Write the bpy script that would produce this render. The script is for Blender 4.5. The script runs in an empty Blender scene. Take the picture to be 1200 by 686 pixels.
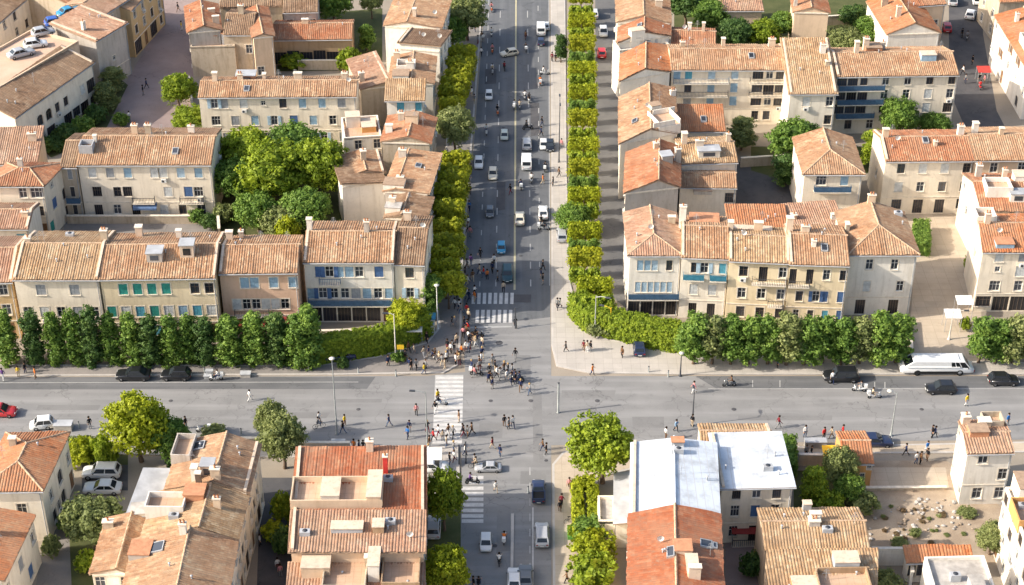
import bpy, bmesh, math, random
from mathutils import Vector, Matrix, noise
R = math.radians
rnd = random.Random(7)
scene = bpy.context.scene
COL = scene.collection

# ------------------------------------------------------------------ camera and survey grid
PITCH, FPX, HCAM, YC = R(33.0), 2037.0, 132.0, -186.0
SP, CP = math.sin(PITCH), math.cos(PITCH)
def P(x, y, z=0.0):
    """world point at height z that the surveyor's photo shows at (x, y)"""
    a, b = (x - 600.0) / FPX, (y - 343.0) / FPX
    k = (HCAM - z) / (SP + b * CP)
    return Vector((a * k, YC + k * (CP - b * SP), z))
def Q(p):
    dy, dz = p[1] - YC, p[2] - HCAM
    dep = dy * CP - dz * SP
    return (600 + FPX * p[0] / dep, 343 + FPX * (-dy * SP - dz * CP) / dep)

cam_d = bpy.data.cameras.new('camera'); cam = bpy.data.objects.new('camera', cam_d); COL.objects.link(cam)
cam.location = (0, YC, HCAM); cam.rotation_euler = (R(90) - PITCH, 0, 0)
cam_d.sensor_width = 36; cam_d.lens = FPX / 1200 * 36; cam_d.clip_end = 6000; cam_d.clip_start = 1
scene.camera = cam

# ------------------------------------------------------------------ light
SUN_EL, SUN_AZ = R(30), math.atan2(0.20, 0.98)      # direction shadows run on the ground
sd = Vector((math.cos(SUN_AZ) * math.cos(SUN_EL), math.sin(SUN_AZ) * math.cos(SUN_EL), -math.sin(SUN_EL)))
sun_d = bpy.data.lights.new('sun', 'SUN'); sun = bpy.data.objects.new('sun', sun_d); COL.objects.link(sun)
sun_d.energy = 3.8; sun_d.angle = R(0.5); sun_d.color = (1.0, 0.92, 0.81)
sun.rotation_euler = sd.to_track_quat('-Z', 'Y').to_euler(); sun.location = (-60, 40, 90)
world = bpy.data.worlds.new('World'); scene.world = world; world.use_nodes = True
wn = world.node_tree; bg = wn.nodes['Background']
sky = wn.nodes.new('ShaderNodeTexSky'); sky.sky_type = 'NISHITA'; sky.sun_disc = False
sky.sun_elevation = SUN_EL
sky.sun_rotation = math.atan2(-sd.x, -sd.y)
sky.air_density = 1.0; sky.dust_density = 3.5; sky.ozone_density = 1.0
wn.links.new(sky.outputs[0], bg.inputs[0]); bg.inputs[1].default_value = 0.15
scene.view_settings.view_transform = 'Standard'; scene.view_settings.look = 'None'
scene.view_settings.exposure = 0.82; scene.view_settings.gamma = 1.0
scene.render.engine = 'CYCLES'
scene.cycles.use_denoising = True
try: scene.cycles.denoiser = 'OPENIMAGEDENOISE'
except Exception: pass
scene.cycles.max_bounces = 6; scene.cycles.diffuse_bounces = 3; scene.cycles.glossy_bounces = 2
scene.cycles.transmission_bounces = 3; scene.cycles.transparent_max_bounces = 4
scene.cycles.caustics_reflective = False; scene.cycles.caustics_refractive = False

# ------------------------------------------------------------------ materials
MAT = {}
def new_mat(name, rough=0.8, spec=0.3):
    m = bpy.data.materials.new(name); m.use_nodes = True
    nt = m.node_tree; b = nt.nodes['Principled BSDF']
    b.inputs['Roughness'].default_value = rough
    b.inputs['Specular IOR Level'].default_value = spec
    return m, nt, b
def N(nt, t, **kw):
    n = nt.nodes.new(t)
    for k, v in kw.items():
        if k.startswith('i_'):
            key = k[2:]
            key = int(key) if key.isdigit() else key
            n.inputs[key].default_value = v
        else: setattr(n, k, v)
    return n
def L(nt, a, b): nt.links.new(a, b)
def rgba(c): return (c[0], c[1], c[2], 1)
def mix(nt, fac, a, b, blend='MIX'):
    n = nt.nodes.new('ShaderNodeMix'); n.data_type = 'RGBA'; n.blend_type = blend
    for sock, v in ((n.inputs[0], fac), (n.inputs[6], a), (n.inputs[7], b)):
        if hasattr(v, 'links') or isinstance(v, bpy.types.NodeSocket): nt.links.new(v, sock)
        elif isinstance(v, (int, float)): sock.default_value = v
        else: sock.default_value = rgba(v)
    return n.outputs[2]
def math_n(nt, op, a, b=None, clamp=False):
    n = nt.nodes.new('ShaderNodeMath'); n.operation = op; n.use_clamp = clamp
    for i, v in enumerate((a, b)):
        if v is None: continue
        if isinstance(v, (int, float)): n.inputs[i].default_value = v
        else: nt.links.new(v, n.inputs[i])
    return n.outputs[0]
def world_pos(nt):
    return N(nt, 'ShaderNodeNewGeometry').outputs['Position']
def noise_n(nt, vec, scale, detail=4, rough=0.55):
    n = N(nt, 'ShaderNodeTexNoise', i_Scale=scale, i_Detail=detail, i_Roughness=rough)
    nt.links.new(vec, n.inputs['Vector']); return n.outputs['Fac']
def ramp(nt, fac, p0, p1):
    n = nt.nodes.new('ShaderNodeMapRange'); n.inputs[1].default_value = p0; n.inputs[2].default_value = p1
    nt.links.new(fac, n.inputs[0]); return n.outputs[0]
def scale_vec(nt, vec, s):
    n = nt.nodes.new('ShaderNodeMapping'); n.inputs['Scale'].default_value = s
    nt.links.new(vec, n.inputs['Vector']); return n.outputs[0]
def bump(nt, b, h, strength=0.3, dist=0.05):
    n = N(nt, 'ShaderNodeBump', i_Strength=strength, i_Distance=dist)
    nt.links.new(h, n.inputs['Height']); nt.links.new(n.outputs[0], b.inputs['Normal'])

def plaster(name, c, stain=0.5):
    m, nt, b = new_mat('plaster_' + name, 0.9, 0.15); g = world_pos(nt)
    n1 = ramp(nt, noise_n(nt, g, 0.35, 5), 0.35, 0.7)
    n2 = ramp(nt, noise_n(nt, scale_vec(nt, g, (1.6, 1.6, 0.22)), 1.0, 5, 0.65), 0.48, 0.75)
    n3 = ramp(nt, noise_n(nt, g, 2.6, 4, 0.6), 0.56, 0.72)
    a = mix(nt, n1, [v * 0.90 for v in c], [min(1, v * 1.06) for v in c])
    a = mix(nt, math_n(nt, 'MULTIPLY', n2, stain * 0.85), a, [c[0] * 0.52, c[1] * 0.48, c[2] * 0.42])
    a = mix(nt, math_n(nt, 'MULTIPLY', n3, stain * 0.6), a, [c[0] * 0.66, c[1] * 0.60, c[2] * 0.52])
    L(nt, a, b.inputs['Base Color']); bump(nt, b, noise_n(nt, g, 6, 3), 0.25, 0.03)
    MAT[name] = m
for nm, c, st in (
    ('cream', (0.82, 0.72, 0.57), .5), ('yellow', (0.79, 0.65, 0.43), .5), ('ivory', (0.84, 0.76, 0.63), .5),
    ('white', (0.82, 0.76, 0.66), .5), ('pink', (0.72, 0.48, 0.33), .45), ('peach', (0.70, 0.53, 0.37), .45), ('ochre', (0.60, 0.42, 0.22), .6),
    ('stone', (0.52, 0.43, 0.32), .9), ('greywall', (0.52, 0.47, 0.41), .8), ('brownwall', (0.42, 0.29, 0.18), .8), ('parapet', (0.68, 0.55, 0.42), .7),
    ('orange_wall', (0.66, 0.35, 0.13), .5)): plaster(nm, c, st)

TP = 0.33
def tiles(name, c1, c2, c3, lichen=0.4):
    m, nt, b = new_mat('roof_tiles_' + name, 0.85, 0.2); g = world_pos(nt)
    uv = N(nt, 'ShaderNodeUVMap').outputs[0]
    sx = N(nt, 'ShaderNodeSeparateXYZ'); L(nt, uv, sx.inputs[0])
    cu = math_n(nt, 'FLOOR', math_n(nt, 'DIVIDE', sx.outputs[0], TP)); rv = math_n(nt, 'FLOOR', math_n(nt, 'DIVIDE', sx.outputs[1], 0.45))
    cb = N(nt, 'ShaderNodeCombineXYZ'); L(nt, cu, cb.inputs[0]); L(nt, rv, cb.inputs[1])
    wt = N(nt, 'ShaderNodeTexWhiteNoise', noise_dimensions='2D'); L(nt, cb.outputs[0], wt.inputs[0])
    wc = N(nt, 'ShaderNodeTexWhiteNoise', noise_dimensions='1D'); L(nt, cu, wc.inputs['W'])
    big = ramp(nt, noise_n(nt, g, 0.42, 6, 0.68), 0.36, 0.64)
    f = math_n(nt, 'ADD', math_n(nt, 'MULTIPLY', wt.outputs[0], 0.42), math_n(nt, 'ADD', math_n(nt, 'MULTIPLY', wc.outputs[0], 0.16), math_n(nt, 'MULTIPLY', big, 0.52)))
    a = mix(nt, ramp(nt, f, 0.15, 0.62), c1, c2)
    a = mix(nt, ramp(nt, f, 0.6, 0.98), a, c3)
    li = ramp(nt, noise_n(nt, g, 0.8, 7, 0.75), 0.50, 0.68)
    a = mix(nt, math_n(nt, 'MULTIPLY', li, lichen), a, [v * 0.42 for v in c1])
    st = ramp(nt, noise_n(nt, scale_vec(nt, uv, (1.6, 0.25, 1)), 1.0, 4, 0.6), 0.55, 0.75)
    a = mix(nt, math_n(nt, 'MULTIPLY', st, 0.4), a, (0.24, 0.17, 0.12))
    ln = ramp(nt, noise_n(nt, g, 3.4, 3, 0.6), 0.62, 0.74)
    a = mix(nt, math_n(nt, 'MULTIPLY', ln, 0.35), a, (0.50, 0.42, 0.30))
    d1 = ramp(nt, noise_n(nt, g, 1.7, 7, 0.75), 0.47, 0.66); a = mix(nt, math_n(nt, 'MULTIPLY', d1, 0.5), a, (0.19, 0.135, 0.095))
    d2 = ramp(nt, noise_n(nt, g, 0.16, 3, 0.5), 0.42, 0.62); a = mix(nt, math_n(nt, 'MULTIPLY', d2, 0.35), a, (0.36, 0.255, 0.165))
    L(nt, a, b.inputs['Base Color'])
    fr = math_n(nt, 'FRACT', math_n(nt, 'DIVIDE', sx.outputs[1], 0.45))
    bump(nt, b, fr, 0.55, 0.05)
    MAT[name] = m
tiles('tan', (0.307, 0.158, 0.082), (0.422, 0.245, 0.139), (0.538, 0.394, 0.250), .5)
tiles('terra', (0.314, 0.112, 0.052), (0.403, 0.170, 0.085), (0.484, 0.286, 0.170), .4)
tiles('orange', (0.378, 0.123, 0.044), (0.458, 0.176, 0.075), (0.510, 0.273, 0.141), .3)
tiles('straw', (0.332, 0.195, 0.098), (0.449, 0.293, 0.161), (0.566, 0.439, 0.283), .55)
tiles('brown', (0.176, 0.102, 0.058), (0.255, 0.158, 0.097), (0.352, 0.246, 0.158), .6)
tiles('pinkish', (0.336, 0.178, 0.110), (0.432, 0.254, 0.168), (0.528, 0.365, 0.259), .45)
tiles('red', (0.320, 0.090, 0.039), (0.380, 0.130, 0.061), (0.432, 0.198, 0.108), .3)

def simple(name, c, rough=0.7, spec=0.3, metal=0.0, var=0.15, scale=2.0):
    m, nt, b = new_mat(name, rough, spec)
    b.inputs['Metallic'].default_value = metal
    if var:
        n = noise_n(nt, world_pos(nt), scale, 4)
        a = mix(nt, ramp(nt, n, 0.35, 0.65), [v * (1 - var) for v in c], [min(1, v * (1 + var)) for v in c])
        L(nt, a, b.inputs['Base Color'])
    else: b.inputs['Base Color'].default_value = rgba(c)
    MAT[name] = m; return m
simple('slab', (0.36, 0.25, 0.17), .9)
simple('ridge_tile', (0.46, 0.32, 0.21), .9, var=.3, scale=3)
simple('frame_white', (0.72, 0.70, 0.65), .5); simple('frame_dark', (0.12, 0.09, 0.07), .5); simple('frame_wood', (0.26, 0.15, 0.08), .6)
simple('trim', (0.72, 0.64, 0.52), .85, var=.12)
for nm, c in (('sh_blue', (0.27, 0.40, 0.50)), ('sh_green', (0.04, 0.27, 0.22)), ('sh_pale', (0.56, 0.57, 0.55)), ('sh_teal', (0.10, 0.33, 0.42)),
              ('sh_grey', (0.30, 0.31, 0.32)), ('sh_navy', (0.08, 0.15, 0.30)), ('sh_brown', (0.20, 0.11, 0.06)), ('sh_sky', (0.40, 0.52, 0.60))): simple(nm, c, .6)
simple('iron', (0.05, 0.055, 0.065), .5, .4); simple('rail_blue', (0.06, 0.12, 0.20), .5); simple('rail_teal', (0.05, 0.20, 0.28), .5)
simple('steel', (0.45, 0.46, 0.46), .45, .5, .3); simple('lamp_grey', (0.30, 0.32, 0.31), .5); simple('lamp_head', (0.62, 0.58, 0.50), .5)
simple('awning_red', (0.28, 0.04, 0.035), .8); simple('awning_white', (0.78, 0.76, 0.72), .8); simple('awning_blue', (0.10, 0.16, 0.28), .8); simple('cloth_red', (0.6, 0.05, 0.04), .8)
simple('concrete', (0.42, 0.39, 0.35), .9, var=.25, scale=.8); simple('zinc', (0.40, 0.41, 0.42), .6, var=.15, scale=.7)
simple('plastic_green', (0.10, 0.28, 0.05), .6); simple('kiosk_blue', (0.06, 0.26, 0.42), .5)
simple('bark', (0.14, 0.10, 0.07), .95, var=.35, scale=5); simple('soil', (0.20, 0.15, 0.10), .95, var=.3)
simple('rubber', (0.02, 0.02, 0.02), .8, var=0); simple('rim', (0.45, 0.45, 0.46), .35, .5, .6, var=0)
simple('chrome', (0.6, 0.6, 0.6), .25, .5, .9, var=0); simple('headlight', (0.75, 0.75, 0.72), .15, .6, var=0); simple('taillight', (0.45, 0.02, 0.02), .25, .5, var=0)
simple('plate', (0.75, 0.75, 0.70), .5, var=0); simple('sign_yellow', (0.75, 0.48, 0.03), .5, var=0)
simple('solar', (0.03, 0.045, 0.09), .2, .6)
def glass(name, c, rough):
    m, nt, b = new_mat(name, rough, 0.6)
    n = N(nt, 'ShaderNodeObjectInfo'); a = mix(nt, n.outputs['Random'], [v * 0.45 for v in c], [v * 1.9 for v in c])
    L(nt, a, b.inputs['Base Color']); MAT[name] = m
glass('glass', (0.045, 0.05, 0.06), .12); glass('shop_glass', (0.03, 0.03, 0.035), .2); glass('car_glass', (0.02, 0.025, 0.03), .05)
m, nt, b = new_mat('white_sheet', 0.55, 0.35); g = world_pos(nt)
wv = N(nt, 'ShaderNodeTexWave', wave_type='BANDS', bands_direction='X', i_Scale=0.35, i_Distortion=0.0); L(nt, g, wv.inputs['Vector'])
a = mix(nt, ramp(nt, noise_n(nt, g, 0.5, 6, .65), .45, .75), (0.60, 0.645, 0.69), (0.34, 0.35, 0.36))
a = mix(nt, ramp(nt, wv.outputs['Fac'], .96, 1.0), a, (0.5, 0.5, 0.5)); L(nt, a, b.inputs['Base Color']); MAT['white_sheet'] = m
def ground_mat(name, c, c2, scale=0.25, rough=0.92, fine=0.2, joints=None, cracks=True, tracks=None):
    m, nt, b = new_mat(name, rough, 0.25); g = world_pos(nt)
    a = mix(nt, ramp(nt, noise_n(nt, g, scale, 6, .6), .38, .66), c, c2)
    f = noise_n(nt, g, 7.0, 3, .7)
    a = mix(nt, fine, a, mix(nt, f, [v * 0.45 for v in c], [min(1, v * 1.55) for v in c2]))
    if cracks:
        s = ramp(nt, noise_n(nt, g, 1.3, 5, .7), .60, .74); a = mix(nt, math_n(nt, 'MULTIPLY', s, .35), a, [v * .55 for v in c])
    if tracks:
        s = ramp(nt, noise_n(nt, scale_vec(nt, g, tracks), 1.0, 3, .5), .45, .7); a = mix(nt, math_n(nt, 'MULTIPLY', s, .4), a, [v * 1.45 for v in c2])
    if name.startswith('asphalt'):
        vo = N(nt, 'ShaderNodeTexVoronoi', feature='DISTANCE_TO_EDGE', i_Scale=.22)
        wv = N(nt, 'ShaderNodeVectorMath', operation='ADD'); ns = N(nt, 'ShaderNodeTexNoise', i_Scale=.9, i_Detail=4); L(nt, g, ns.inputs['Vector'])
        sc_ = N(nt, 'ShaderNodeVectorMath', operation='SCALE'); sc_.inputs['Scale'].default_value = 2.2; L(nt, ns.outputs['Color'], sc_.inputs[0]); L(nt, g, wv.inputs[0]); L(nt, sc_.outputs[0], wv.inputs[1]); L(nt, wv.outputs[0], vo.inputs['Vector'])
        cr = ramp(nt, vo.outputs['Distance'], .016, .004); mk = ramp(nt, noise_n(nt, g, .12, 3), .45, .6)
        a = mix(nt, math_n(nt, 'MULTIPLY', math_n(nt, 'MULTIPLY', cr, mk, True), .5), a, [v * .45 for v in c])
        oil = ramp(nt, noise_n(nt, g, .55, 5, .7), .60, .72); a = mix(nt, math_n(nt, 'MULTIPLY', oil, .4), a, [v * .6 for v in c])
    if joints:
        br = N(nt, 'ShaderNodeTexBrick', i_Scale=1.0, i_Color1=(1, 1, 1, 1), i_Color2=(.88, .88, .88, 1), i_Mortar=(.62, .6, .57, 1))
        br.inputs['Mortar Size'].default_value = 0.02; br.inputs['Brick Width'].default_value = joints; br.inputs['Row Height'].default_value = joints
        br.offset = 0.0; L(nt, g, br.inputs['Vector']); a = mix(nt, .7, a, br.outputs[0], 'MULTIPLY')
    L(nt, a, b.inputs['Base Color']); bump(nt, b, f, .2, .02); MAT[name] = m
ground_mat('asphalt_shade_blue', (0.108, 0.113, 0.119), (0.142, 0.146, 0.150), .2, tracks=(.9, .03, 1))  # boulevard asphalt with the west houses' shade put into its colour
ground_mat('asphalt_pale', (0.195, 0.192, 0.187), (0.245, 0.240, 0.232), .15, tracks=(.05, .7, 1))
ground_mat('asphalt_shade_lane', (0.105, 0.107, 0.11), (0.145, 0.145, 0.145), .2, tracks=(.05, .7, 1))  # kerb lane asphalt, darkened to stand in for tree shade
ground_mat('asphalt_patch', (0.178, 0.175, 0.17), (0.225, 0.22, 0.212), .2)
ground_mat('asphalt_grey', (0.12, 0.118, 0.115), (0.165, 0.16, 0.155), .2)
ground_mat('asphalt_brown', (0.20, 0.185, 0.17), (0.28, 0.25, 0.225), .2)
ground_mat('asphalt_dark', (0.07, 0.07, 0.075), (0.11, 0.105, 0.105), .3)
ground_mat('asphalt_mauve', (0.26, 0.195, 0.18), (0.34, 0.265, 0.24), .2)
ground_mat('paving', (0.42, 0.385, 0.34), (0.50, 0.455, 0.40), .3, joints=1.2)
ground_mat('lawn', (0.05, 0.065, 0.02), (0.11, 0.115, 0.045), .35, fine=.4)
ground_mat('paving_warm', (0.44, 0.36, 0.27), (0.54, 0.45, 0.34), .3, joints=1.5)
ground_mat('kerb_stone', (0.42, 0.39, 0.35), (0.52, 0.48, 0.43), .6)
ground_mat('dirt', (0.24, 0.175, 0.12), (0.46, 0.37, 0.27), .3, fine=.42)
ground_mat('earth', (0.26, 0.22, 0.17), (0.34, 0.29, 0.23), .12, fine=.3)
ground_mat('terrace', (0.50, 0.33, 0.22), (0.60, 0.42, 0.29), .4, joints=.8)
ground_mat('deck_pink', (0.54, 0.36, 0.25), (0.62, 0.44, 0.32), .3)
ground_mat('paint', (0.42, 0.41, 0.39), (0.62, 0.60, 0.57), 1.2, fine=.35)
ground_mat('paint_worn', (0.30, 0.30, 0.285), (0.44, 0.43, 0.41), 1.0, fine=.4)
ground_mat('paint_yellow', (0.42, 0.37, 0.22), (0.50, 0.45, 0.30), 1.0, fine=.4)

def leaf_mat(name, c1, c2, c3):
    m, nt, b = new_mat('leaves_' + name, 0.6, 0.3)
    uv = N(nt, 'ShaderNodeUVMap').outputs[0]; sx = N(nt, 'ShaderNodeSeparateXYZ'); L(nt, uv, sx.inputs[0])
    oi = N(nt, 'ShaderNodeObjectInfo').outputs['Random']
    f = math_n(nt, 'ADD', math_n(nt, 'MULTIPLY', sx.outputs[0], .75), math_n(nt, 'MULTIPLY', oi, .25))
    a = mix(nt, ramp(nt, f, 0.0, .55), c1, c2); a = mix(nt, ramp(nt, f, .5, 1.0), a, c3)
    L(nt, a, b.inputs['Base Color'])
    tr = N(nt, 'ShaderNodeBsdfTranslucent'); L(nt, a, tr.inputs[0])
    ms = N(nt, 'ShaderNodeMixShader', i_0=.38); L(nt, b.outputs[0], ms.inputs[1]); L(nt, tr.outputs[0], ms.inputs[2])
    L(nt, ms.outputs[0], nt.nodes['Material Output'].inputs[0]); MAT[name] = m
leaf_mat('lime', (0.138, 0.207, 0.016), (0.253, 0.333, 0.023), (0.414, 0.483, 0.040))
leaf_mat('hedge', (0.17, 0.21, 0.012), (0.34, 0.37, 0.02), (0.56, 0.55, 0.032))
leaf_mat('dry', (0.16, 0.10, 0.05), (0.25, 0.17, 0.09), (0.30, 0.26, 0.12))
leaf_mat('gold', (0.19, 0.235, 0.012), (0.36, 0.41, 0.02), (0.54, 0.57, 0.035))
leaf_mat('green', (0.090, 0.173, 0.030), (0.165, 0.270, 0.045), (0.300, 0.420, 0.075))
leaf_mat('dark', (0.049, 0.105, 0.028), (0.091, 0.168, 0.039), (0.182, 0.266, 0.063))
leaf_mat('olive', (0.149, 0.182, 0.061), (0.243, 0.284, 0.095), (0.392, 0.419, 0.162))

def tintable(name, rough, spec, coat=0.0, metal=0.0):
    pass
PAINTS = {}
def car_paint(name, c, rough=.3):
    m, nt, b = new_mat('car_paint_' + name, rough, .5); b.inputs['Coat Weight'].default_value = .6; b.inputs['Coat Roughness'].default_value = .08
    n = noise_n(nt, world_pos(nt), 3, 3); L(nt, mix(nt, n, [v * .88 for v in c], [min(1, v * 1.1) for v in c]), b.inputs['Base Color']); PAINTS[name] = m
for nm, c in (('white', (.74, .74, .72)), ('silver', (.40, .41, .42)), ('black', (.014, .015, .018)), ('cream', (.66, .60, .47)), ('red', (.50, .03, .035)),
              ('blue', (.03, .25, .45)), ('navy', (.02, .03, .075)), ('teal', (.012, .05, .06)), ('grey', (.13, .14, .15)), ('pale_green', (.48, .52, .46)), ('orange', (.62, .16, .04)),
              ('maroon', (.12, .02, .02)), ('bright_blue', (.03, .10, .40))): car_paint(nm, c)
CLOTH = {}
def cloth(name, c):
    m, nt, b = new_mat('cloth_' + name, .9, .15); n = noise_n(nt, world_pos(nt), 9, 2)
    L(nt, mix(nt, n, [v * .75 for v in c], [min(1, v * 1.2) for v in c]), b.inputs['Base Color']); CLOTH[name] = m
for nm, c in (('black', (.015, .015, .018)), ('navy', (.02, .03, .08)), ('blue', (.04, .16, .42)), ('white', (.72, .71, .68)), ('grey', (.22, .22, .22)), ('red', (.5, .03, .03)),
              ('orange', (.62, .18, .04)), ('pink', (.6, .24, .24)), ('yellow', (.68, .48, .04)), ('green', (.05, .18, .07)), ('brown', (.15, .08, .04)), ('beige', (.5, .40, .28)),
              ('maroon', (.16, .02, .03)), ('purple', (.14, .07, .22)), ('denim', (.07, .11, .20)), ('sky', (.28, .42, .58)), ('skin', (.50, .30, .20)), ('skin2', (.26, .14, .08)),
              ('hair_dark', (.025, .017, .012)), ('hair_brown', (.10, .055, .03)), ('hair_blond', (.42, .28, .12)), ('shoe', (.03, .028, .026))): cloth(nm, c)

# ------------------------------------------------------------------ mesh builder
class MB:
    def __init__(s): s.v = []; s.f = []; s.m = []; s.uv = []; s.mats = []; s.smooth = []
    def mi(s, m):
        if isinstance(m, str): m = MAT[m]
        if m not in s.mats: s.mats.append(m)
        return s.mats.index(m)
    def face(s, pts, m, uv=None, smooth=False):
        i = len(s.v); s.v.extend([tuple(p) for p in pts]); s.f.append(tuple(range(i, i + len(pts)))); s.m.append(s.mi(m))
        s.uv.append(uv or [(0, 0)] * len(pts)); s.smooth.append(smooth)
    def idx(s, verts, faces, m, smooth=False):
        i = len(s.v); s.v.extend([tuple(p) for p in verts]); k = s.mi(m)
        for f in faces:
            s.f.append(tuple(i + j for j in f)); s.m.append(k); s.uv.append([(0, 0)] * len(f)); s.smooth.append(smooth)
    def box(s, c, d, m, rz=0.0, taper=1.0):
        hx, hy, hz = d[0] / 2, d[1] / 2, d[2] / 2; co, si = math.cos(rz), math.sin(rz); V = []
        for z, t in ((-hz, 1), (hz, taper)):
            for x, y in ((-hx, -hy), (hx, -hy), (hx, hy), (-hx, hy)):
                x, y = x * t, y * t; V.append((c[0] + x * co - y * si, c[1] + x * si + y * co, c[2] + z))
        s.idx(V, [(3, 2, 1, 0), (4, 5, 6, 7), (0, 1, 5, 4), (1, 2, 6, 5), (2, 3, 7, 6), (3, 0, 4, 7)], m)
    def prism(s, poly, z0, z1, m, mside=None):
        n = len(poly); V = [(p[0], p[1], z0) for p in poly] + [(p[0], p[1], z1) for p in poly]
        s.idx(V, [tuple(range(n, 2 * n))], m); s.idx(V, [tuple(range(n - 1, -1, -1))] + [(i, (i + 1) % n, n + (i + 1) % n, n + i) for i in range(n)], mside or m)
    def tube(s, pts, rads, m, seg=8, caps=True, smooth=True):
        rings = []; n = len(pts); pts = [Vector(p) for p in pts]
        for i, p in enumerate(pts):
            d = (pts[min(i + 1, n - 1)] - pts[max(i - 1, 0)]).normalized()
            a = d.cross(Vector((0, 0, 1)) if abs(d.z) < .9 else Vector((1, 0, 0))).normalized(); b_ = d.cross(a)
            r = rads[i] if isinstance(rads, (list, tuple)) else rads
            rings.append([p + (a * math.cos(2 * math.pi * k / seg) + b_ * math.sin(2 * math.pi * k / seg)) * r for k in range(seg)])
        V = [q for r_ in rings for q in r_]; F = []
        for i in range(n - 1):
            for k in range(seg): F.append((i * seg + k, i * seg + (k + 1) % seg, (i + 1) * seg + (k + 1) % seg, (i + 1) * seg + k))
        s.idx(V, F, m, smooth)
        if caps: s.idx(rings[0], [tuple(range(seg))], m); s.idx(rings[-1], [tuple(range(seg - 1, -1, -1))], m)
    def lathe(s, prof, c, m, seg=12, axis='z', smooth=True):
        V = []; n = len(prof)
        for r, z in prof:
            for k in range(seg):
                a = 2 * math.pi * k / seg; x, y = r * math.cos(a), r * math.sin(a)
                V.append((c[0] + x, c[1] + y, c[2] + z) if axis == 'z' else (c[0] + x, c[1] + z, c[2] + y))
        F = [(i * seg + k, i * seg + (k + 1) % seg, (i + 1) * seg + (k + 1) % seg, (i + 1) * seg + k) for i in range(n - 1) for k in range(seg)]
        s.idx(V, F, m, smooth)
    def mesh(s, name):
        me = bpy.data.meshes.new(name); me.from_pydata(s.v, [], s.f)
        for m in s.mats: me.materials.append(m)
        me.polygons.foreach_set('material_index', s.m); me.polygons.foreach_set('use_smooth', s.smooth)
        if any(any(u != (0, 0) for u in q) for q in s.uv):
            ul = me.uv_layers.new(name='UVMap'); flat = [c for q in s.uv for u in q for c in u]; ul.data.foreach_set('uv', flat)
        me.update(); return me
    def build(s, name, parent=None, loc=None, rz=0.0):
        return put(name, s.mesh(name), parent, loc, rz)
def put(name, me, parent=None, loc=None, rz=0.0):
    o = bpy.data.objects.new(name, me); COL.objects.link(o)
    if parent: o.parent = parent
    if loc is not None: o.location = loc
    if rz: o.rotation_euler = (0, 0, rz)
    return o
USED = {}
def tag(o, label, cat, group=None, kind=None):
    o['label'] = label; o['category'] = cat
    if group: o['group'] = group
    if kind: o['kind'] = kind
    if label in USED: print('DUPLICATE LABEL', label)
    USED[label] = 1
    n = len(label.split())
    if n < 4 or n > 16: print('LABEL LENGTH', n, label)
    return o
def thing(name, label, cat, loc=(0, 0, 0), rz=0.0, group=None):
    o = bpy.data.objects.new(name, None); COL.objects.link(o); o.location = loc; o.rotation_euler = (0, 0, rz); o.empty_display_size = .3
    return tag(o, label, cat, group)
def struct(name, mb):
    o = mb.build(name); o['kind'] = 'structure'; o['label'] = name.replace('_', ' '); return o
KIDS = {}
def kids(o):
    return list(o.children)
def dup(src, label, loc, rz=0.0, scale=None, group=None, mats=None):
    r = src.copy(); COL.objects.link(r); r.location = loc; r.rotation_euler = (0, 0, rz)
    if scale: r.scale = scale
    tag(r, label, r['category'], group or r.get('group'))
    def rec(a, b_):
        for ch in kids(a):
            c = ch.copy(); COL.objects.link(c); c.parent = b_; rec(ch, c)
    rec(src, r); return r
def set_slot(o, idx, m):
    o.material_slots[idx].link = 'OBJECT'; o.material_slots[idx].material = m
def ordinal(i):
    return ['first', 'second', 'third', 'fourth', 'fifth', 'sixth', 'seventh', 'eighth', 'ninth', 'tenth', 'eleventh', 'twelfth', 'thirteenth', 'fourteenth', 'fifteenth',
            'sixteenth', 'seventeenth', 'eighteenth', 'nineteenth', 'twentieth', 'twenty-first', 'twenty-second', 'twenty-third', 'twenty-fourth', 'twenty-fifth', 'twenty-sixth', 'twenty-seventh', 'twenty-eighth', 'twenty-ninth', 'thirtieth'][i]

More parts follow.
